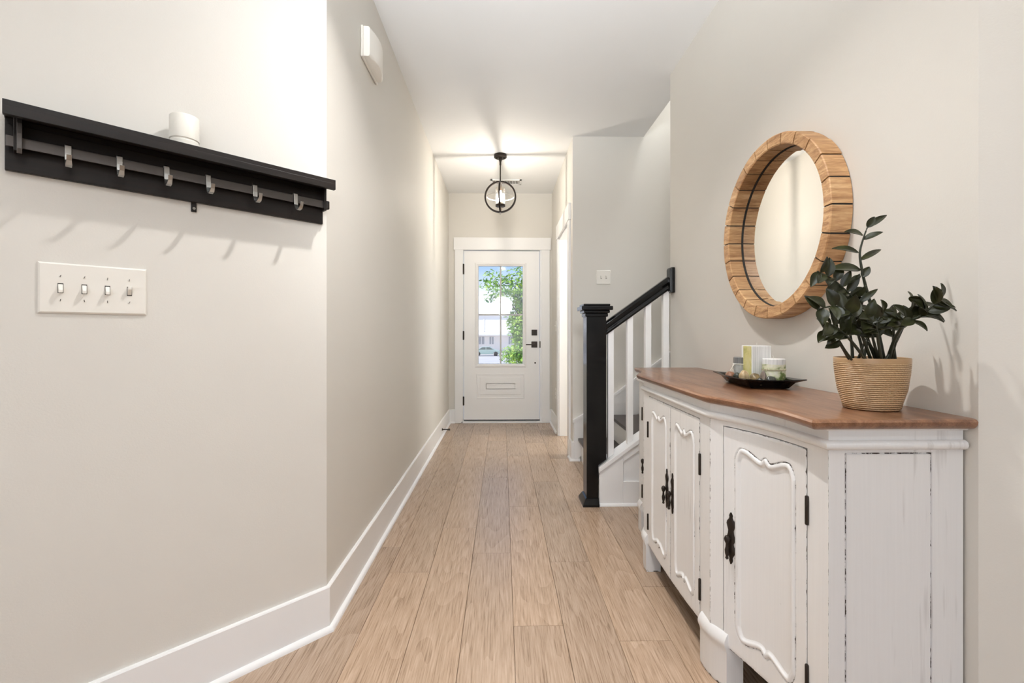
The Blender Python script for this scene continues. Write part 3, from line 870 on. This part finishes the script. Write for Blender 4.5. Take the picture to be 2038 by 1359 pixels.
def seg_dist(px, py, P):
    best = 9; inside = False; n = len(P)
    for i in range(n):
        ax, ay = P[i]; bx, by = P[(i+1) % n]
        if (ay > py) != (by > py) and px < (bx-ax)*(py-ay)/(by-ay)+ax: inside = not inside
        dx, dy = bx-ax, by-ay; L2 = dx*dx+dy*dy
        t = 0 if L2 == 0 else max(0, min(1, ((px-ax)*dx+(py-ay)*dy)/L2))
        d = math.hypot(px-ax-t*dx, py-ay-t*dy)
        if d < best: best = d
    return best, inside
import numpy as np
def door_field(W, Hd):
    P = np.array(mould_path(W, Hd)); Q = np.roll(P, -1, 0)
    def axis(Lt, crit):
        # fine steps near the moulding, coarse elsewhere
        xs = [0.0]
        while xs[-1] < Lt-1e-6:
            x = xs[-1]; st_ = .0016 if any(a <= x <= b for a, b in crit) else .007
            xs.append(min(Lt, x+st_))
        return np.array(xs)
    xs = axis(W, [(.036, .060), (W-.060, W-.036)]) if False else np.linspace(0, W, int(W/.0021)+1)
    ys = axis(Hd, [(.045, .112), (Hd-.112, Hd-.046)])
    X, Y = np.meshgrid(xs, ys); pts = np.stack([X.ravel(), Y.ravel()], 1)
    best = np.full(len(pts), 9.0); ins = np.zeros(len(pts), bool)
    for (ax, ay), (bx, by) in zip(P, Q):
        d = np.array([bx-ax, by-ay]); L2 = (d**2).sum()+1e-12
        t = np.clip(((pts[:, 0]-ax)*d[0]+(pts[:, 1]-ay)*d[1])/L2, 0, 1)
        best = np.minimum(best, np.hypot(pts[:, 0]-ax-t*d[0], pts[:, 1]-ay-t*d[1]))
        if ay != by:
            c = ((ay > pts[:, 1]) != (by > pts[:, 1])) & (pts[:, 0] < (bx-ax)*(pts[:, 1]-ay)/(by-ay)+ax)
            ins ^= c
    sd = np.where(ins, -best, best)              # negative inside
    ridge = np.where(np.abs(sd) < .0062, 0.0036*np.sqrt(np.clip(1-(sd/.0062)**2, 0, 1)), 0)
    groove = np.where(np.abs(sd-.0085) < .0018, -.0022, 0)
    panel = np.where(sd < 0, -.005*np.clip((-sd-.004)/.012, 0, 1), 0)
    h = ridge+groove+panel
    edge = np.minimum.reduce([pts[:, 0], W-pts[:, 0], pts[:, 1], Hd-pts[:, 1]])
    h = h-np.where(edge < .0018, .0015, 0)
    wear = .60+.42*np.exp(-((sd-.0085)/.0018)**2)+.10*np.exp(-((sd)/.002)**2)+.36*np.exp(-(edge/.002)**2)
    return xs, ys, h.reshape(X.shape), wear.reshape(X.shape)
def make_door(seg, u0, u1, hinge_at_u1, length):
    W = (u1-u0)*length; zb = lambda u: bottom_z(u)+.001
    Hd = ZD-.118
    xs, ys, hf, wr = door_field(W, Hd)
    mb = MB(); vs = []; w_ = []
    for j, y in enumerate(ys):
        for i, x in enumerate(xs):
            u = u0+(u1-u0)*x/W; z0 = zb(u); z = z0+(ZD-z0)*(y/Hd)
            p = seg(u, float(hf[j, i])+.0015); vs.append((p[0], p[1], z)); w_.append(float(wr[j, i]))
    nx_ = len(xs); ny_ = len(ys)
    fs = [(j*nx_+i, j*nx_+i+1, (j+1)*nx_+i+1, (j+1)*nx_+i) for j in range(ny_-1) for i in range(nx_-1)]
    mb.add(vs, fs); nv = len(mb.v)
    piece(mb, seg, u0, u1, zb, cst(ZD), th=.016, o=-.0015, n=12)
    w_ += [.6]*(len(mb.v)-nv)
    mb.att['wear'] = w_
    d = build('door', mb, WHITEWASH, sb, smooth=50)
    uh = u1+.008 if hinge_at_u1 else u0-.008
    for zc in (.655, .235):
        a = seg(uh, .003); hb = MB(); hb.lathe(a[0], a[1], [(.0035, zc-.036), (.0045, zc-.034), (.0045, zc+.034), (.0035, zc+.036)], 10)
        build('hinge', hb, IRON, d, smooth=True)
    # ornate handle: plate and drop pull
    ul = u0+.028/length if hinge_at_u1 else u1-.028/length
    hb = MB(); rings = []; zc = .470
    widths = [(-.078, .0008), (-.072, .003), (-.066, .0045), (-.060, .0035), (-.052, .0065), (-.042, .0105), (-.032, .0115), (-.024, .008), (-.016, .0065), (-.006, .0095), (.004, .010), (.014, .0075), (.024, .0065), (.034, .009), (.044, .011), (.052, .0095), (.058, .0055), (.064, .0035), (.069, .0045), (.074, .003), (.079, .0006)]
    for dz, w in widths:
        ring = []
        for q in range(12):
            a = 2*PI*q/12; uu = ul+1.3*w*math.cos(a)/length; p = seg(uu, .002+max(0, math.sin(a))*(.003+w*.35)+ (.0012 if q % 2 else 0))
            ring.append((p[0], p[1], zc+dz))
        rings.append(ring)
    hb.rings(rings); hd = build('handle', hb, IRON, d, smooth=50)
    hb = MB(); p0 = seg(ul, .004); p1 = seg(ul, .018)
    hb.tube([(p0[0], p0[1], zc-.0), (p1[0], p1[1], zc-.0)], .0045, 10)
    pr = [(.0015, zc-.062), (.0050, zc-.058), (.0035, zc-.052), (.0055, zc-.044), (.0065, zc-.034), (.004, zc-.024), (.0035, zc-.014), (.0065, zc-.008), (.0085, zc), (.006, zc+.008), (.002, zc+.011)]
    hb.lathe(p1[0], p1[1], pr, 12); build('drop_pull', hb, IRON, hd, smooth=50)
    return d
LA = math.hypot(XF-.763, YA1-YA0); LB = 2*(YC-YA1)
make_door(seg_B, DB[0][0], DB[0][1], False, LB)
make_door(seg_B, DB[1][0], DB[1][1], True, LB)
make_door(seg_A, DA[0], DA[1], False, LA)
make_door(seg_C, 1-DA[1], 1-DA[0], True, LA)
# bracket feet wrapped round each corner
def foot(poly_fn):
    mb = MB(); rings = []
    for z, o, s in ((0.0, .004, 0), (.004, .006, 0), (.012, .007, 0), (.112, .007, 0), (.122, .009, 0), (.131, .013, 0), (.139, .015, 0), (.148, .0145, 0), (.158, .010, 0), (.168, .004, 0), (.171, -.002, 0)):
        rings.append([(x, y, z) for x, y in poly_fn(o)])
    mb.rings(rings); mb.att['wear'] = [.95 if (p[2] < .006) else .62 for p in mb.v]
    build('foot', mb, WHITEWASH, sb, smooth=35)
def foot_mid(o):       # near corner between the canted end and the middle
    a = seg_A(.84, o); c1 = seg_A(.96, o); c2 = seg_B(.03, o); b = seg_B(.085, o)
    return [a, c1, c2, b, (b[0]+.060+o, b[1]), (a[0]+.050+o, a[1]+.01)]
foot(foot_mid)
foot(lambda o: [(x, 2*YC-y) for x, y in foot_mid(o)][::-1])
def foot_end(o):
    a = seg_A(.16, o); c1 = (.763-o*.5, YA0-o*.2); 
    return [a, (.763-o, YA0+.008), (.763+.006, YA0-o), (.835, YA0-o), (.835, YA0+.05), (a[0]+.05, a[1])]
foot(foot_end)
foot(lambda o: [(x, 2*YC-y) for x, y in foot_end(o)][::-1])
foot(lambda o: [(1.015, YA0-o), (1.07, YA0-o), (1.07, YA0+.05), (1.015, YA0+.05)])
foot(lambda o: [(1.015, 2*YC-YA0-.05), (1.07, 2*YC-YA0-.05), (1.07, 2*YC-YA0+o), (1.015, 2*YC-YA0+o)])

# ------------------------------------------------------------------ tray, candles, stones
ZT = .9002
TRAYM = mat('black_lacquer', (.006, .006, .007), .16, coat=.3)
tcx, tcy = .947, 1.684
def rrect(hx_, hy_, z, ang=0, r=.0, flare=0):
    pts = []
    for i in range(40):
        t = i/40*4; sd = int(t); f = t-sd
        c = [(-1, -1), (1, -1), (1, 1), (-1, 1)]
        a = c[sd]; b = c[(sd+1) % 4]; x = a[0]+(b[0]-a[0])*f; y = a[1]+(b[1]-a[1])*f
        m = 1-.10*r*(1-abs(2*f-1)); zz = z+flare*(abs(2*f-1))**2
        pts.append((x*hx_*m, y*hy_*m, zz))
    return [(tcx+x*math.cos(ang)-y*math.sin(ang), tcy+x*math.sin(ang)+y*math.cos(ang), z_) for x, y, z_ in pts]
mb = MB(); an = math.radians(-6)
mb.rings([rrect(.058, .105, ZT, an), rrect(.064, .111, ZT+.003, an), rrect(.078, .126, ZT+.022, an, .2, .001), rrect(.100, .156, ZT+.031, an, .5, .004),
          rrect(.100, .156, ZT+.034, an, .5, .004), rrect(.076, .124, ZT+.026, an, .2, .001), rrect(.062, .108, ZT+.008, an), rrect(.02, .03, ZT+.008, an)])
tag(build('tray', mb, TRAYM, smooth=35, origin=(tcx, tcy, ZT)), 'black lacquered rectangular tray with flared rim holding candles and stones on the sideboard', 'tray')
ZB = ZT+.0085
WICK = mat('wick', (.75, .72, .66), .9)
def wax(name, stops, vertical=False, nz=6):
    m = mat(name, stops[0][1], .45); k = N(m)
    k.b.inputs['Subsurface Weight'].default_value = .08; k.b.inputs['Subsurface Radius'].default_value = (.01, .01, .008)
    v = k.coord(scale=(40, 40, 1) if vertical else (1, 1, 1))
    k.color(k.ramp(k.noise(v, nz, 3, .6), stops)); return m
# tall square pillar candle with a yellow-green side
c = thing('pillar_candle', 'tall square pillar candle, pale grey front and yellow-green side, on the black tray', 'candle', (.977, 1.733, ZB))
WG = wax('grey_white_wax', [(.3, (.62, .63, .62)), (.5, (.78, .78, .77)), (.7, (.86, .86, .85))], True)
WY = wax('yellow_green_wax', [(.3, (.42, .42, .14)), (.5, (.62, .57, .24)), (.72, (.66, .62, .36))], False, 22)
x0, x1, y0, y1 = .940, 1.014, 1.694, 1.772
mb = MB(); mb.box(x0, x1, y0, y1, ZB, 1.047); o_ = build('wax_body', mb, WG, c, bevel=.003)
mb = MB(); mb.box(x0-.0012, x0+.001, y0+.006, y1-.016, ZB+.002, 1.045); build('yellow_side', mb, WY, o_, bevel=.0005, label='yellow-green side panel of wax')
mb = MB(); mb.tube([(.978, 1.733, 1.045), (.979, 1.733, 1.054), (.981, 1.732, 1.060)], .0012, 6); build('wick', mb, WICK, c)
# short round candle with leaves and a cord
q = at(1541, 700, 1.675); x, y = q.x-.002, q.y
c = thing('round_candle', 'short round cream candle with green leaf pattern and a cord round it', 'candle', (x, y, ZB))
WL = wax('leafy_wax', [(.36, (.78, .76, .66)), (.46, (.66, .66, .46)), (.53, (.16, .22, .06)), (.62, (.10, .14, .04)), (.7, (.62, .54, .30))], False, 17)
mb = MB(); mb.lathe(x, y, [(.035, ZB), (.038, ZB+.002), (.038, .981)], 40); o_ = build('wax_body', mb, WL, c, smooth=35)
mb = MB(); mb.lathe(x, y, [(.0382, .981), (.0382, .999), (.0365, 1.001), (.001, 0.999)], 40); build('pale_rim', mb, WG, o_, smooth=35, label='pale wax rim')
mb = MB(); mb.torus((x, y, .962), .0388, .0013, 'z', 40, 8); mb.torus((x, y, .9595), .0388, .0012, 'z', 40, 8)
mb.tube([(x-.034, y-.018, .965), (x-.042, y-.022, .958), (x-.043, y-.024, .946), (x-.040, y-.023, .936)], .0011, 6)
build('cord', mb, mat('jute_cord', (.42, .38, .26), .8), c, smooth=True)
mb = MB(); mb.tube([(x, y, 1.001), (x-.001, y, 1.008), (x-.004, y, 1.013)], .0012, 6); build('wick', mb, WICK, c)
# small dark jar candle at the back
q = at(1473, 720, 1.80); x, y = q.x, q.y
c = thing('jar_candle', 'small grey jar candle tied with twine at the far end of the tray', 'candle', (x, y, ZB))
GW = wax('grey_wax', [(.3, (.10, .10, .10)), (.6, (.20, .20, .195))], True)
mb = MB(); mb.lathe(x, y, [(.023, ZB), (.025, ZB+.002), (.025, .972)], 28); build('jar', mb, mat('pale_jar', (.36, .36, .34), .2), c, smooth=35)
mb = MB(); mb.lathe(x, y, [(.024, .972), (.024, .998), (.022, 1.0)], 28); build('wax_top', mb, GW, c, smooth=35, label='dark grey wax')
mb = MB(); mb.torus((x, y, .973), .0258, .0016, 'z', 32, 8); mb.tube([(x-.026, y-.004, .973), (x-.036, y-.010, .966), (x-.034, y-.012, .952), (x-.030, y-.012, .94)], .0010, 6)
mb.tube([(x-.026, y-.006, .973), (x-.040, y-.014, .958), (x-.048, y-.016, .948)], .0010, 6)
build('twine', mb, WICK, c, smooth=True)
# stones
def stone(px, py, d, rx, ry, rz_, col1, col2, label, rot=0, rough=.28):
    q = at(px, py, d); m = wax('stone_'+str(len(MATS)), [(.35, col1), (.65, col2)], False, 35); m.node_tree.nodes['Principled BSDF'].inputs['Roughness'].default_value = rough
    b = bmesh.new(); bmesh.ops.create_icosphere(b, subdivisions=4, radius=1)
    sd = random.uniform(0, 50)
    for v in b.verts:
        n_ = 1+.16*noise.noise(v.co*1.3+Vector((sd, 0, 0))); v.co = Vector((v.co.x*rx*n_, v.co.y*ry*n_, v.co.z*rz_*n_))
    b.transform(Matrix.Rotation(rot, 4, 'Z'))
    for f in b.faces: f.smooth = True
    me = bpy.data.meshes.new('stone'); b.to_mesh(me); b.free(); me.materials.append(m)
    zmin = min(v.co.z for v in me.vertices)
    o = link('stone', me); o.location = (q.x, q.y, ZB-zmin+.0008)
    INV[o.name] = Matrix(); return tag(o, label, 'stone', 'polished stones on the tray')
stone(1453, 744, 1.785, .016, .018, .018, (.16, .07, .035), (.30, .15, .09), 'reddish brown oval stone at the far left corner of the tray', .3)
stone(1467, 746, 1.75, .012, .015, .016, (.018, .020, .016), (.04, .045, .03), 'small black stone between the reddish and the tan stone', .8)
stone(1481, 746, 1.695, .018, .017, .0235, (.36, .24, .12), (.56, .44, .27), 'large tan stone with a brown vein in front of the tall candle', .2)
stone(1502, 753, 1.630, .018, .018, .020, (.07, .045, .022), (.30, .22, .10), 'mottled brown and green stone in the middle of the tray', 1.0)
stone(1513, 757, 1.595, .013, .012, .014, (.020, .020, .017), (.06, .055, .04), 'flat dark stone at the front rim of the tray', .5)
stone(1519, 745, 1.625, .007, .011, .026, (.16, .12, .10), (.26, .21, .17), 'upright grey brown stone beside the round candle', .4)
stone(1535, 757, 1.600, .020, .013, .0175, (.022, .024, .020), (.07, .075, .06), 'dark green grey stone in front of the round candle', .1)
# thin brown board leaning flat behind the tray
# ------------------------------------------------------------------ plant
pc = Vector((.960, 1.165, ZT)); PS = .86; 
pp = thing('potted_plant', 'dark green plant in a tan ribbed oval pot on the sideboard', 'plant', tuple(pc))
POT = mat('tan_glazed_pot', (.52, .34, .18), .33); k = N(POT)
v = k.coord(scale=(1, 1, 1))
wv = k.n('ShaderNodeTexWave', wave_type='BANDS', bands_direction='Z'); wv.inputs['Scale'].default_value = 62; wv.inputs['Distortion'].default_value = 1.6; wv.inputs['Detail'].default_value = 2; wv.inputs['Detail Scale'].default_value = 3
k.l(v, wv.inputs['Vector'])
sx = k.n('ShaderNodeSeparateXYZ'); k.l(v, sx.inputs[0])
msk = k.ramp(sx.outputs['Z'], [(.118, (1, 1, 1)), (.122, (0, 0, 0))])
hgt = k.math('MULTIPLY', k.math('MULTIPLY', wv.outputs['Fac'], k.noise(k.coord(scale=(60, 60, 60)), 3, 2)), msk)
k.bump(hgt, .9, .004)
k.color(k.ramp(hgt, [(0, (.42, .265, .135)), (.5, (.56, .38, .21))]))
mb = MB(); ax, ay = 1.0, .84
mb.lathe(pc.x, pc.y, [(r_*PS, z_-.003 if z_ > ZT+.05 else z_) for r_, z_ in [(.070, ZT), (.075, ZT+.003), (.080, ZT+.020), (.091, ZT+.055), (.0975, ZT+.095), (.100, ZT+.122), (.1005, ZT+.134), (.099, ZT+.136), (.097, ZT+.135), (.096, ZT+.125), (.094, ZT+.110), (.001, ZT+.108)]], 72, ax, ay)
build('pot', mb, POT, pp, smooth=50)
mb = MB(); mb.lathe(pc.x, pc.y, [(.079, ZT+.1065), (.079, ZT+.114), (.03, ZT+.118), (.001, ZT+.117)], 40, ax, ay)
build('soil', mb, mat('dark_soil', (.03, .022, .016), .95), pp, smooth=50)
LEAF = mat('glossy_leaf', (.018, .022, .012), .3, 0, .35); k = N(LEAF)
k.color(k.ramp(k.noise(k.coord(), 30, 3), [(.3, (.014, .015, .006)), (.6, (.028, .031, .011)), (.85, (.060, .066, .020))]))
STEM = mat('dark_stem', (.022, .026, .013), .4)
def leaf(mb, base, tip, wid, up, curl=.12, fold=.25):
    base = Vector(base); tip = Vector(tip); d = tip-base; Lg = d.length; d.normalize()
    side = d.cross(up); 
    if side.length < .1: side = d.cross(Vector((1, .3, .2)))
    side.normalize(); nrm_ = side.cross(d).normalized()
    n = 9; th = .0006; top_ = []; bot = []
    for i in range(n+1):
        t = i/n; w = wid*(math.sin(PI*min(1, t*1.0)**.85)**.8)*(1-.25*t)+.0006
        if i == n: w = .0003
        c = base+d*(Lg*t)+nrm_*(Lg*curl*math.sin(PI*t*.9))*1.0
        row = []
        for a in (-1, -.55, 0, .55, 1): row.append(c+side*(w*a)+nrm_*(abs(a)*w*fold-(.0012 if a == 0 else 0)))
        top_.append([tuple(p+nrm_*th) for p in row]); bot.append([tuple(p-nrm_*th) for p in row])
    mb.rings([a+b[::-1] for a, b in zip(top_, bot)])
def zp(zx, zy, d):   # point from the close-up reading of the photo
    return at(1590+zx/4.119, 410+zy/4.119, d)
stems = MB(); leaves = MB()
rnd = random.Random(11)
def bez(P, n=14):
    out = []
    for i in range(len(P)-1):
        p0 = P[max(i-1, 0)]; p1 = P[i]; p2 = P[i+1]; p3 = P[min(i+2, len(P)-1)]
        for j in range(n):
            t = j/n; out.append(.5*((2*p1)+(p2-p0)*t+(2*p0-5*p1+4*p2-p3)*t*t+(3*p1-p0-3*p2+p3)*t**3))
    out.append(P[-1]); return out
def stem(pts, r0=.0042, r1=.0016):
    Q = [zp(*p) for p in pts]
    ex, ey = (Q[0].x-pc.x)/.072, (Q[0].y-pc.y)/.058; m_ = max(1, math.hypot(ex, ey)); Q[0] = Vector((pc.x+.072*ex/m_, pc.y+.058*ey/m_, ZT+.120))
    P = bez(Q, 6); stems.tube(P, [r0+(r1-r0)*i/(len(P)-1) for i in range(len(P))], 8); return P
XMAX = XR-.012
def clampx(p): return Vector((min(p.x, XMAX), p.y, max(p.z, .915)))
# the tall stem, leaf by leaf
stem([(700, 1290, 1.17), (655, 1060, 1.165), (600, 850, 1.16), (545, 650, 1.155), (512, 500, 1.15), (500, 380, 1.15), (530, 260, 1.148), (565, 165, 1.145)], .0050, .0015)
for b, t, w in (((560, 178), (618, 88), .010), ((565, 172), (720, 78), .009), ((525, 240), (372, 212), .012), ((530, 275), (690, 215), .009),
                ((490, 382), (268, 352), .0125), ((500, 445), (670, 362), .008), ((508, 522), (240, 525), .0165), ((520, 585), (578, 498), .010),
                ((505, 570), (400, 640), .007), ((490, 795), (645, 682), .008), ((610, 905), (388, 915), .0165), ((600, 850), (450, 840), .010)):
    d = 1.15+rnd.uniform(-.01, .01)
    leaf(leaves, zp(*b, 1.15), clampx(zp(*t, 1.15+rnd.uniform(-.02, .02))), w, Vector((rnd.uniform(-.2, .2), -.75, .65)), .08)
def leafy(pts, n, L_=.062, wid=.0175, start=.35, spread=1.0, r0=.0042):
    P = stem(pts, r0)
    for i in range(n):
        t = start+(1-start)*i/max(1, n-1); idx = min(len(P)-2, int(t*(len(P)-1))); b = P[idx]
        tg = (P[idx+1]-P[max(0, idx-1)]).normalized()
        ref = Vector((rnd.uniform(-.4, .4), -1, rnd.uniform(-.2, .5))); sd = tg.cross(ref).normalized()
        s = 1 if i % 2 else -1
        dirn = (sd*s*spread+tg*rnd.uniform(.25, .8)+Vector((rnd.uniform(-.35, .35), rnd.uniform(-.55, .35), rnd.uniform(-.35, .25)))).normalized()
        l_ = L_*.92*rnd.uniform(.8, 1.1)*(1-.2*abs(t-.6)); tip = clampx(b+dirn*l_)
        leaf(leaves, b, tip, wid*.80*rnd.uniform(.85, 1.15), Vector((rnd.uniform(-.5, .5), -.7+rnd.uniform(-.3, .3), rnd.uniform(.2, 1))), rnd.uniform(-.02, .16))
leafy([(640, 1290, 1.18), (560, 1080, 1.17), (500, 900, 1.165), (440, 760, 1.16), (370, 680, 1.155), (262, 590, 1.15), (150, 535, 1.145)], 15, .052, .0145, .42)
leafy([(715, 1290, 1.16), (790, 1080, 1.12), (875, 965, 1.09), (1000, 900, 1.06), (1090, 820, 1.045), (1180, 745, 1.035)], 15, .050, .0145, .45)
leafy([(745, 1290, 1.17), (800, 1090, 1.13), (850, 980, 1.10), (880, 900, 1.085), (960, 790, 1.07)], 9, .052, .016, .5)
leafy([(400, 1280, 1.16), (345, 1140, 1.14), (290, 1060, 1.12), (200, 1020, 1.11)], 7, .048, .016, .45)
leafy([(570, 1290, 1.14), (440, 1120, 1.12), (330, 1010, 1.10), (240, 960, 1.09)], 9, .052, .018, .45)
leafy([(600, 1290, 1.15), (540, 1120, 1.13), (490, 1000, 1.12), (420, 880, 1.115), (300, 820, 1.11), (150, 850, 1.10)], 14, .056, .018, .40)
leafy([(440, 1280, 1.17), (432, 1130, 1.165), (400, 960, 1.16), (360, 860, 1.16)], 7, .054, .018, .5)
leafy([(790, 1290, 1.17), (775, 1130, 1.165), (770, 1000, 1.16), (720, 900, 1.155)], 7, .050, .017, .55)
leafy([(660, 1290, 1.14), (600, 1060, 1.12), (560, 900, 1.10)], 7, .055, .018, .5)
leafy([(680, 1290, 1.13), (650, 1100, 1.11), (640, 960, 1.10), (700, 850, 1.10)], 8, .052, .017, .5)
leafy([(540, 1280, 1.18), (500, 1100, 1.175), (420, 830, 1.17), (420, 720, 1.17)], 8, .054, .018, .6)
leafy([(520, 1285, 1.15), (560, 1120, 1.14), (590, 980, 1.13)], 4, .05, .016, .6)
for a, b in (((690, 1285), (860, 985)), ((730, 1290), (780, 1010)), ((455, 1280), (545, 1090)), ((410, 1280), (330, 1100)), ((650, 1290), (570, 1110))):
    stem([(*a, 1.15), ((a[0]+b[0])/2+12, (a[1]+b[1])/2, 1.14), (*b, 1.13)], .0036, .002)
build('stems', stems, STEM, pp, smooth=50)
build('foliage', leaves, LEAF, pp, smooth=60)

# ------------------------------------------------------------------ outside the front door
GR = mat('pale_concrete', (.62, .56, .53), .9); k = N(GR); k.color(k.ramp(k.noise(k.coord(), .6, 4), [(.3, (.56, .50, .47)), (.7, (.70, .63, .60))]))
mb = MB(); mb.add([(-60, 5.66, -.06), (60, 5.66, -.06), (60, 8, -.30), (-60, 8, -.30), (60, 75, -2.9), (-60, 75, -2.9), (120, 300, -2.9), (-120, 300, -2.9)],
                  [(0, 1, 2, 3), (3, 2, 4, 5), (5, 4, 6, 7)])
o_ = build('ground', mb, GR); struct(o_, 'pale paved ground and street outside')
GRASS = mat('lawn', (.16, .30, .06), .9); k = N(GRASS); k.color(k.ramp(k.noise(k.coord(), 3, 4), [(.3, (.10, .22, .03)), (.7, (.30, .45, .12))]))
HW = painted('white_siding', (.86, .83, .82), .7)
wv = N(HW)
hs = thing('house', 'pale two-storey house across the street seen through the door window', 'house', (-5, 90, -2.9))
mb = MB(); mb.box(-22, 2.6, 88, 98, -2.9, 4.6); build('wall', mb, HW, hs)
mb = MB(); mb.box(2.6, 7, 90, 98, -2.9, 2.4); build('wing', mb, HW, hs)
ROOF = painted('pale_roof', (.62, .60, .60), .8)
mb = MB(); mb.add([(-23, 87.2, 4.5), (3.2, 87.2, 4.5), (3.2, 98.8, 4.5), (-23, 98.8, 4.5), (-20, 93, 8.4), (0, 93, 8.4)], [(0, 1, 5, 4), (1, 2, 5), (2, 3, 4, 5), (3, 0, 4), (0, 3, 2, 1)])
build('roof', mb, ROOF, hs)
mb = MB(); mb.add([(-22.5, 84.8, .55), (3, 84.8, .55), (3, 88, 1.1), (-22.5, 88, 1.1), (-22.5, 84.8, .40), (3, 84.8, .40), (3, 88, .6), (-22.5, 88, .6)], [(0, 1, 2, 3), (4, 7, 6, 5), (0, 4, 5, 1), (1, 5, 6, 2), (2, 6, 7, 3), (3, 7, 4, 0)])
build('porch_roof', mb, mat('grey_porch_roof', (.55, .53, .53), .8), hs)
WINM = mat('house_window', (.30, .32, .38), .3)
for x0, x1 in ((-4.6, -3.5), (-2.5, -1.7), (-8, -6.4), (1.2, 2.0)):
    mb = MB(); mb.box(x0, x1, 87.9, 88.01, -1.3, .10); w_ = build('window', mb, WINM, hs)
    mb = MB(); mb.box(x0-.15, x0, 87.86, 87.99, -1.4, .2); mb.box(x1, x1+.15, 87.86, 87.99, -1.4, .2); mb.box((x0+x1)/2-.06, (x0+x1)/2+.06, 87.86, 87.99, -1.3, .1)
    build('frame', mb, TRIM, w_)
for x in (-3.55, 1.9):
    mb = MB(); mb.box(x-.12, x+.12, 87.8, 87.99, 1.2, 3.6); build('downspout', mb, ROOF, hs)
cr = thing('car', 'pale green-grey car parked in front of the house across the street', 'car', (-2.7, 75, -2.9))
def car_pt(u, z): return (-4.95+u, z-2.9)
body = [(0, .35), (.02, .85), (.15, 1.0), (.9, 1.08), (1.6, 1.52), (2.9, 1.55), (3.7, 1.08), (4.5, .92), (4.62, .7), (4.6, .35), (4.25, .33), (4.18, .62), (3.85, .74), (3.52, .62), (3.45, .33), (1.35, .33), (1.28, .62), (.95, .74), (.62, .62), (.55, .33)]
CAR = mat('pale_green_car_paint', (.30, .40, .38), .25, .2)
mb = MB(); mb.prism_y([car_pt(u, z) for u, z in body], 74.1, 75.9); build('body', mb, CAR, cr, bevel=.06)
mb = MB(); mb.prism_y([car_pt(u, z) for u, z in [(1.05, 1.10), (1.68, 1.46), (2.2, 1.48), (2.2, 1.10)]], 74.06, 75.94); mb.prism_y([car_pt(u, z) for u, z in [(2.3, 1.10), (2.3, 1.48), (2.85, 1.48), (3.5, 1.10)]], 74.06, 75.94)
build('side_window', mb, mat('car_glass', (.03, .05, .05), .1), cr)
for u in (.95, 3.85):
    for y in (74.05, 75.70):
        mb = MB(); mb.lathe(0, 0, [(.20, -.02), (.33, 0), (.33, .24), (.20, .26)], 24); mb.v = [(car_pt(u, 0)[0]+a, y+c_, -2.9+.33+b) for a, b, c_ in mb.v]
        build('wheel', mb, mat('tyre', (.03, .03, .03), .7), cr, smooth=40)
def tree(name, label, x, y, zg, blobs, n, size, seed, trunk, group=None):
    rnd = random.Random(seed); t = thing(name, label, name.split('_')[-1], (x, y, zg), group=group)
    mb = MB(); mb.tube([Vector(p) for p in trunk], [.05, .04, .03, .02, .012][:len(trunk)], 8)
    for cx_, cy_, cz_, r, h, dn in blobs:
        mb.tube([Vector(trunk[2]), Vector((cx_, cy_, cz_))], [.018, .006], 6)
    build('trunk', mb, mat('bark', (.10, .07, .05), .9), t, smooth=True)
    mb = MB(); tot = sum(b[5] for b in blobs)
    for cx_, cy_, cz_, r, h, dn in blobs:
        for i in range(int(n*dn/tot)):
            a = rnd.uniform(0, 2*PI); q = rnd.random()**.45; z = rnd.uniform(-1, 1)
            rr = math.sqrt(max(0, 1-z*z))
            p = Vector((cx_+r*q*rr*math.cos(a), cy_+r*q*rr*math.sin(a), cz_+h*q*z))
            d = Vector((rnd.uniform(-1, 1), rnd.uniform(-1, .3), rnd.uniform(-.9, .3))).normalized()*size*rnd.uniform(.7, 1.3)
            s = d.cross(Vector((rnd.uniform(-1, 1), rnd.uniform(-1, 1), 1))).normalized()*size*.22; u_ = s.cross(d).normalized()*size*.06
            mb.add([p, p+d*.45+s+u_, p+d, p+d*.45-s+u_, p+d*.45-u_*.5], [(0, 1, 4), (1, 2, 4), (0, 4, 3), (4, 2, 3)])
    build('foliage', mb, LEAFG, t)
LEAFG = mat('sunlit_leaf', (.20, .42, .07), .55); k = N(LEAFG)
k.color(k.ramp(k.noise(k.coord(), 5, 3), [(.34, (.035, .15, .03)), (.48, (.20, .40, .05)), (.62, (.50, .66, .14))]))
k.b.inputs['Transmission Weight'].default_value = 0
tree('garden_tree', 'leafy green young tree right outside the front door window', .62, 12, -.46,
     [(.62, 12, .55, .42, .75, 3.2), (.52, 12, 1.35, .40, .60, 2.6), (.68, 12, 1.95, .42, .5, 1.6), (.30, 11.8, 2.15, .42, .35, .55), (-.12, 11.6, 2.35, .45, .35, .42), (-.22, 11.6, 1.98, .25, .15, .10), (.60, 11.8, 2.55, .5, .3, .4)],
     5600, .115, 4, [(.62, 12, -.46), (.60, 12, .5), (.58, 12, 1.3), (.55, 12, 2.0)])
tree('low_shrub', 'low yellow-green shrub at the foot of the garden tree', .42, 19, -.75, [(.40, 19, .15, .55, .40, 1)], 700, .11, 9, [(.4, 19, -.75), (.4, 19, -.4), (.4, 19, 0)])
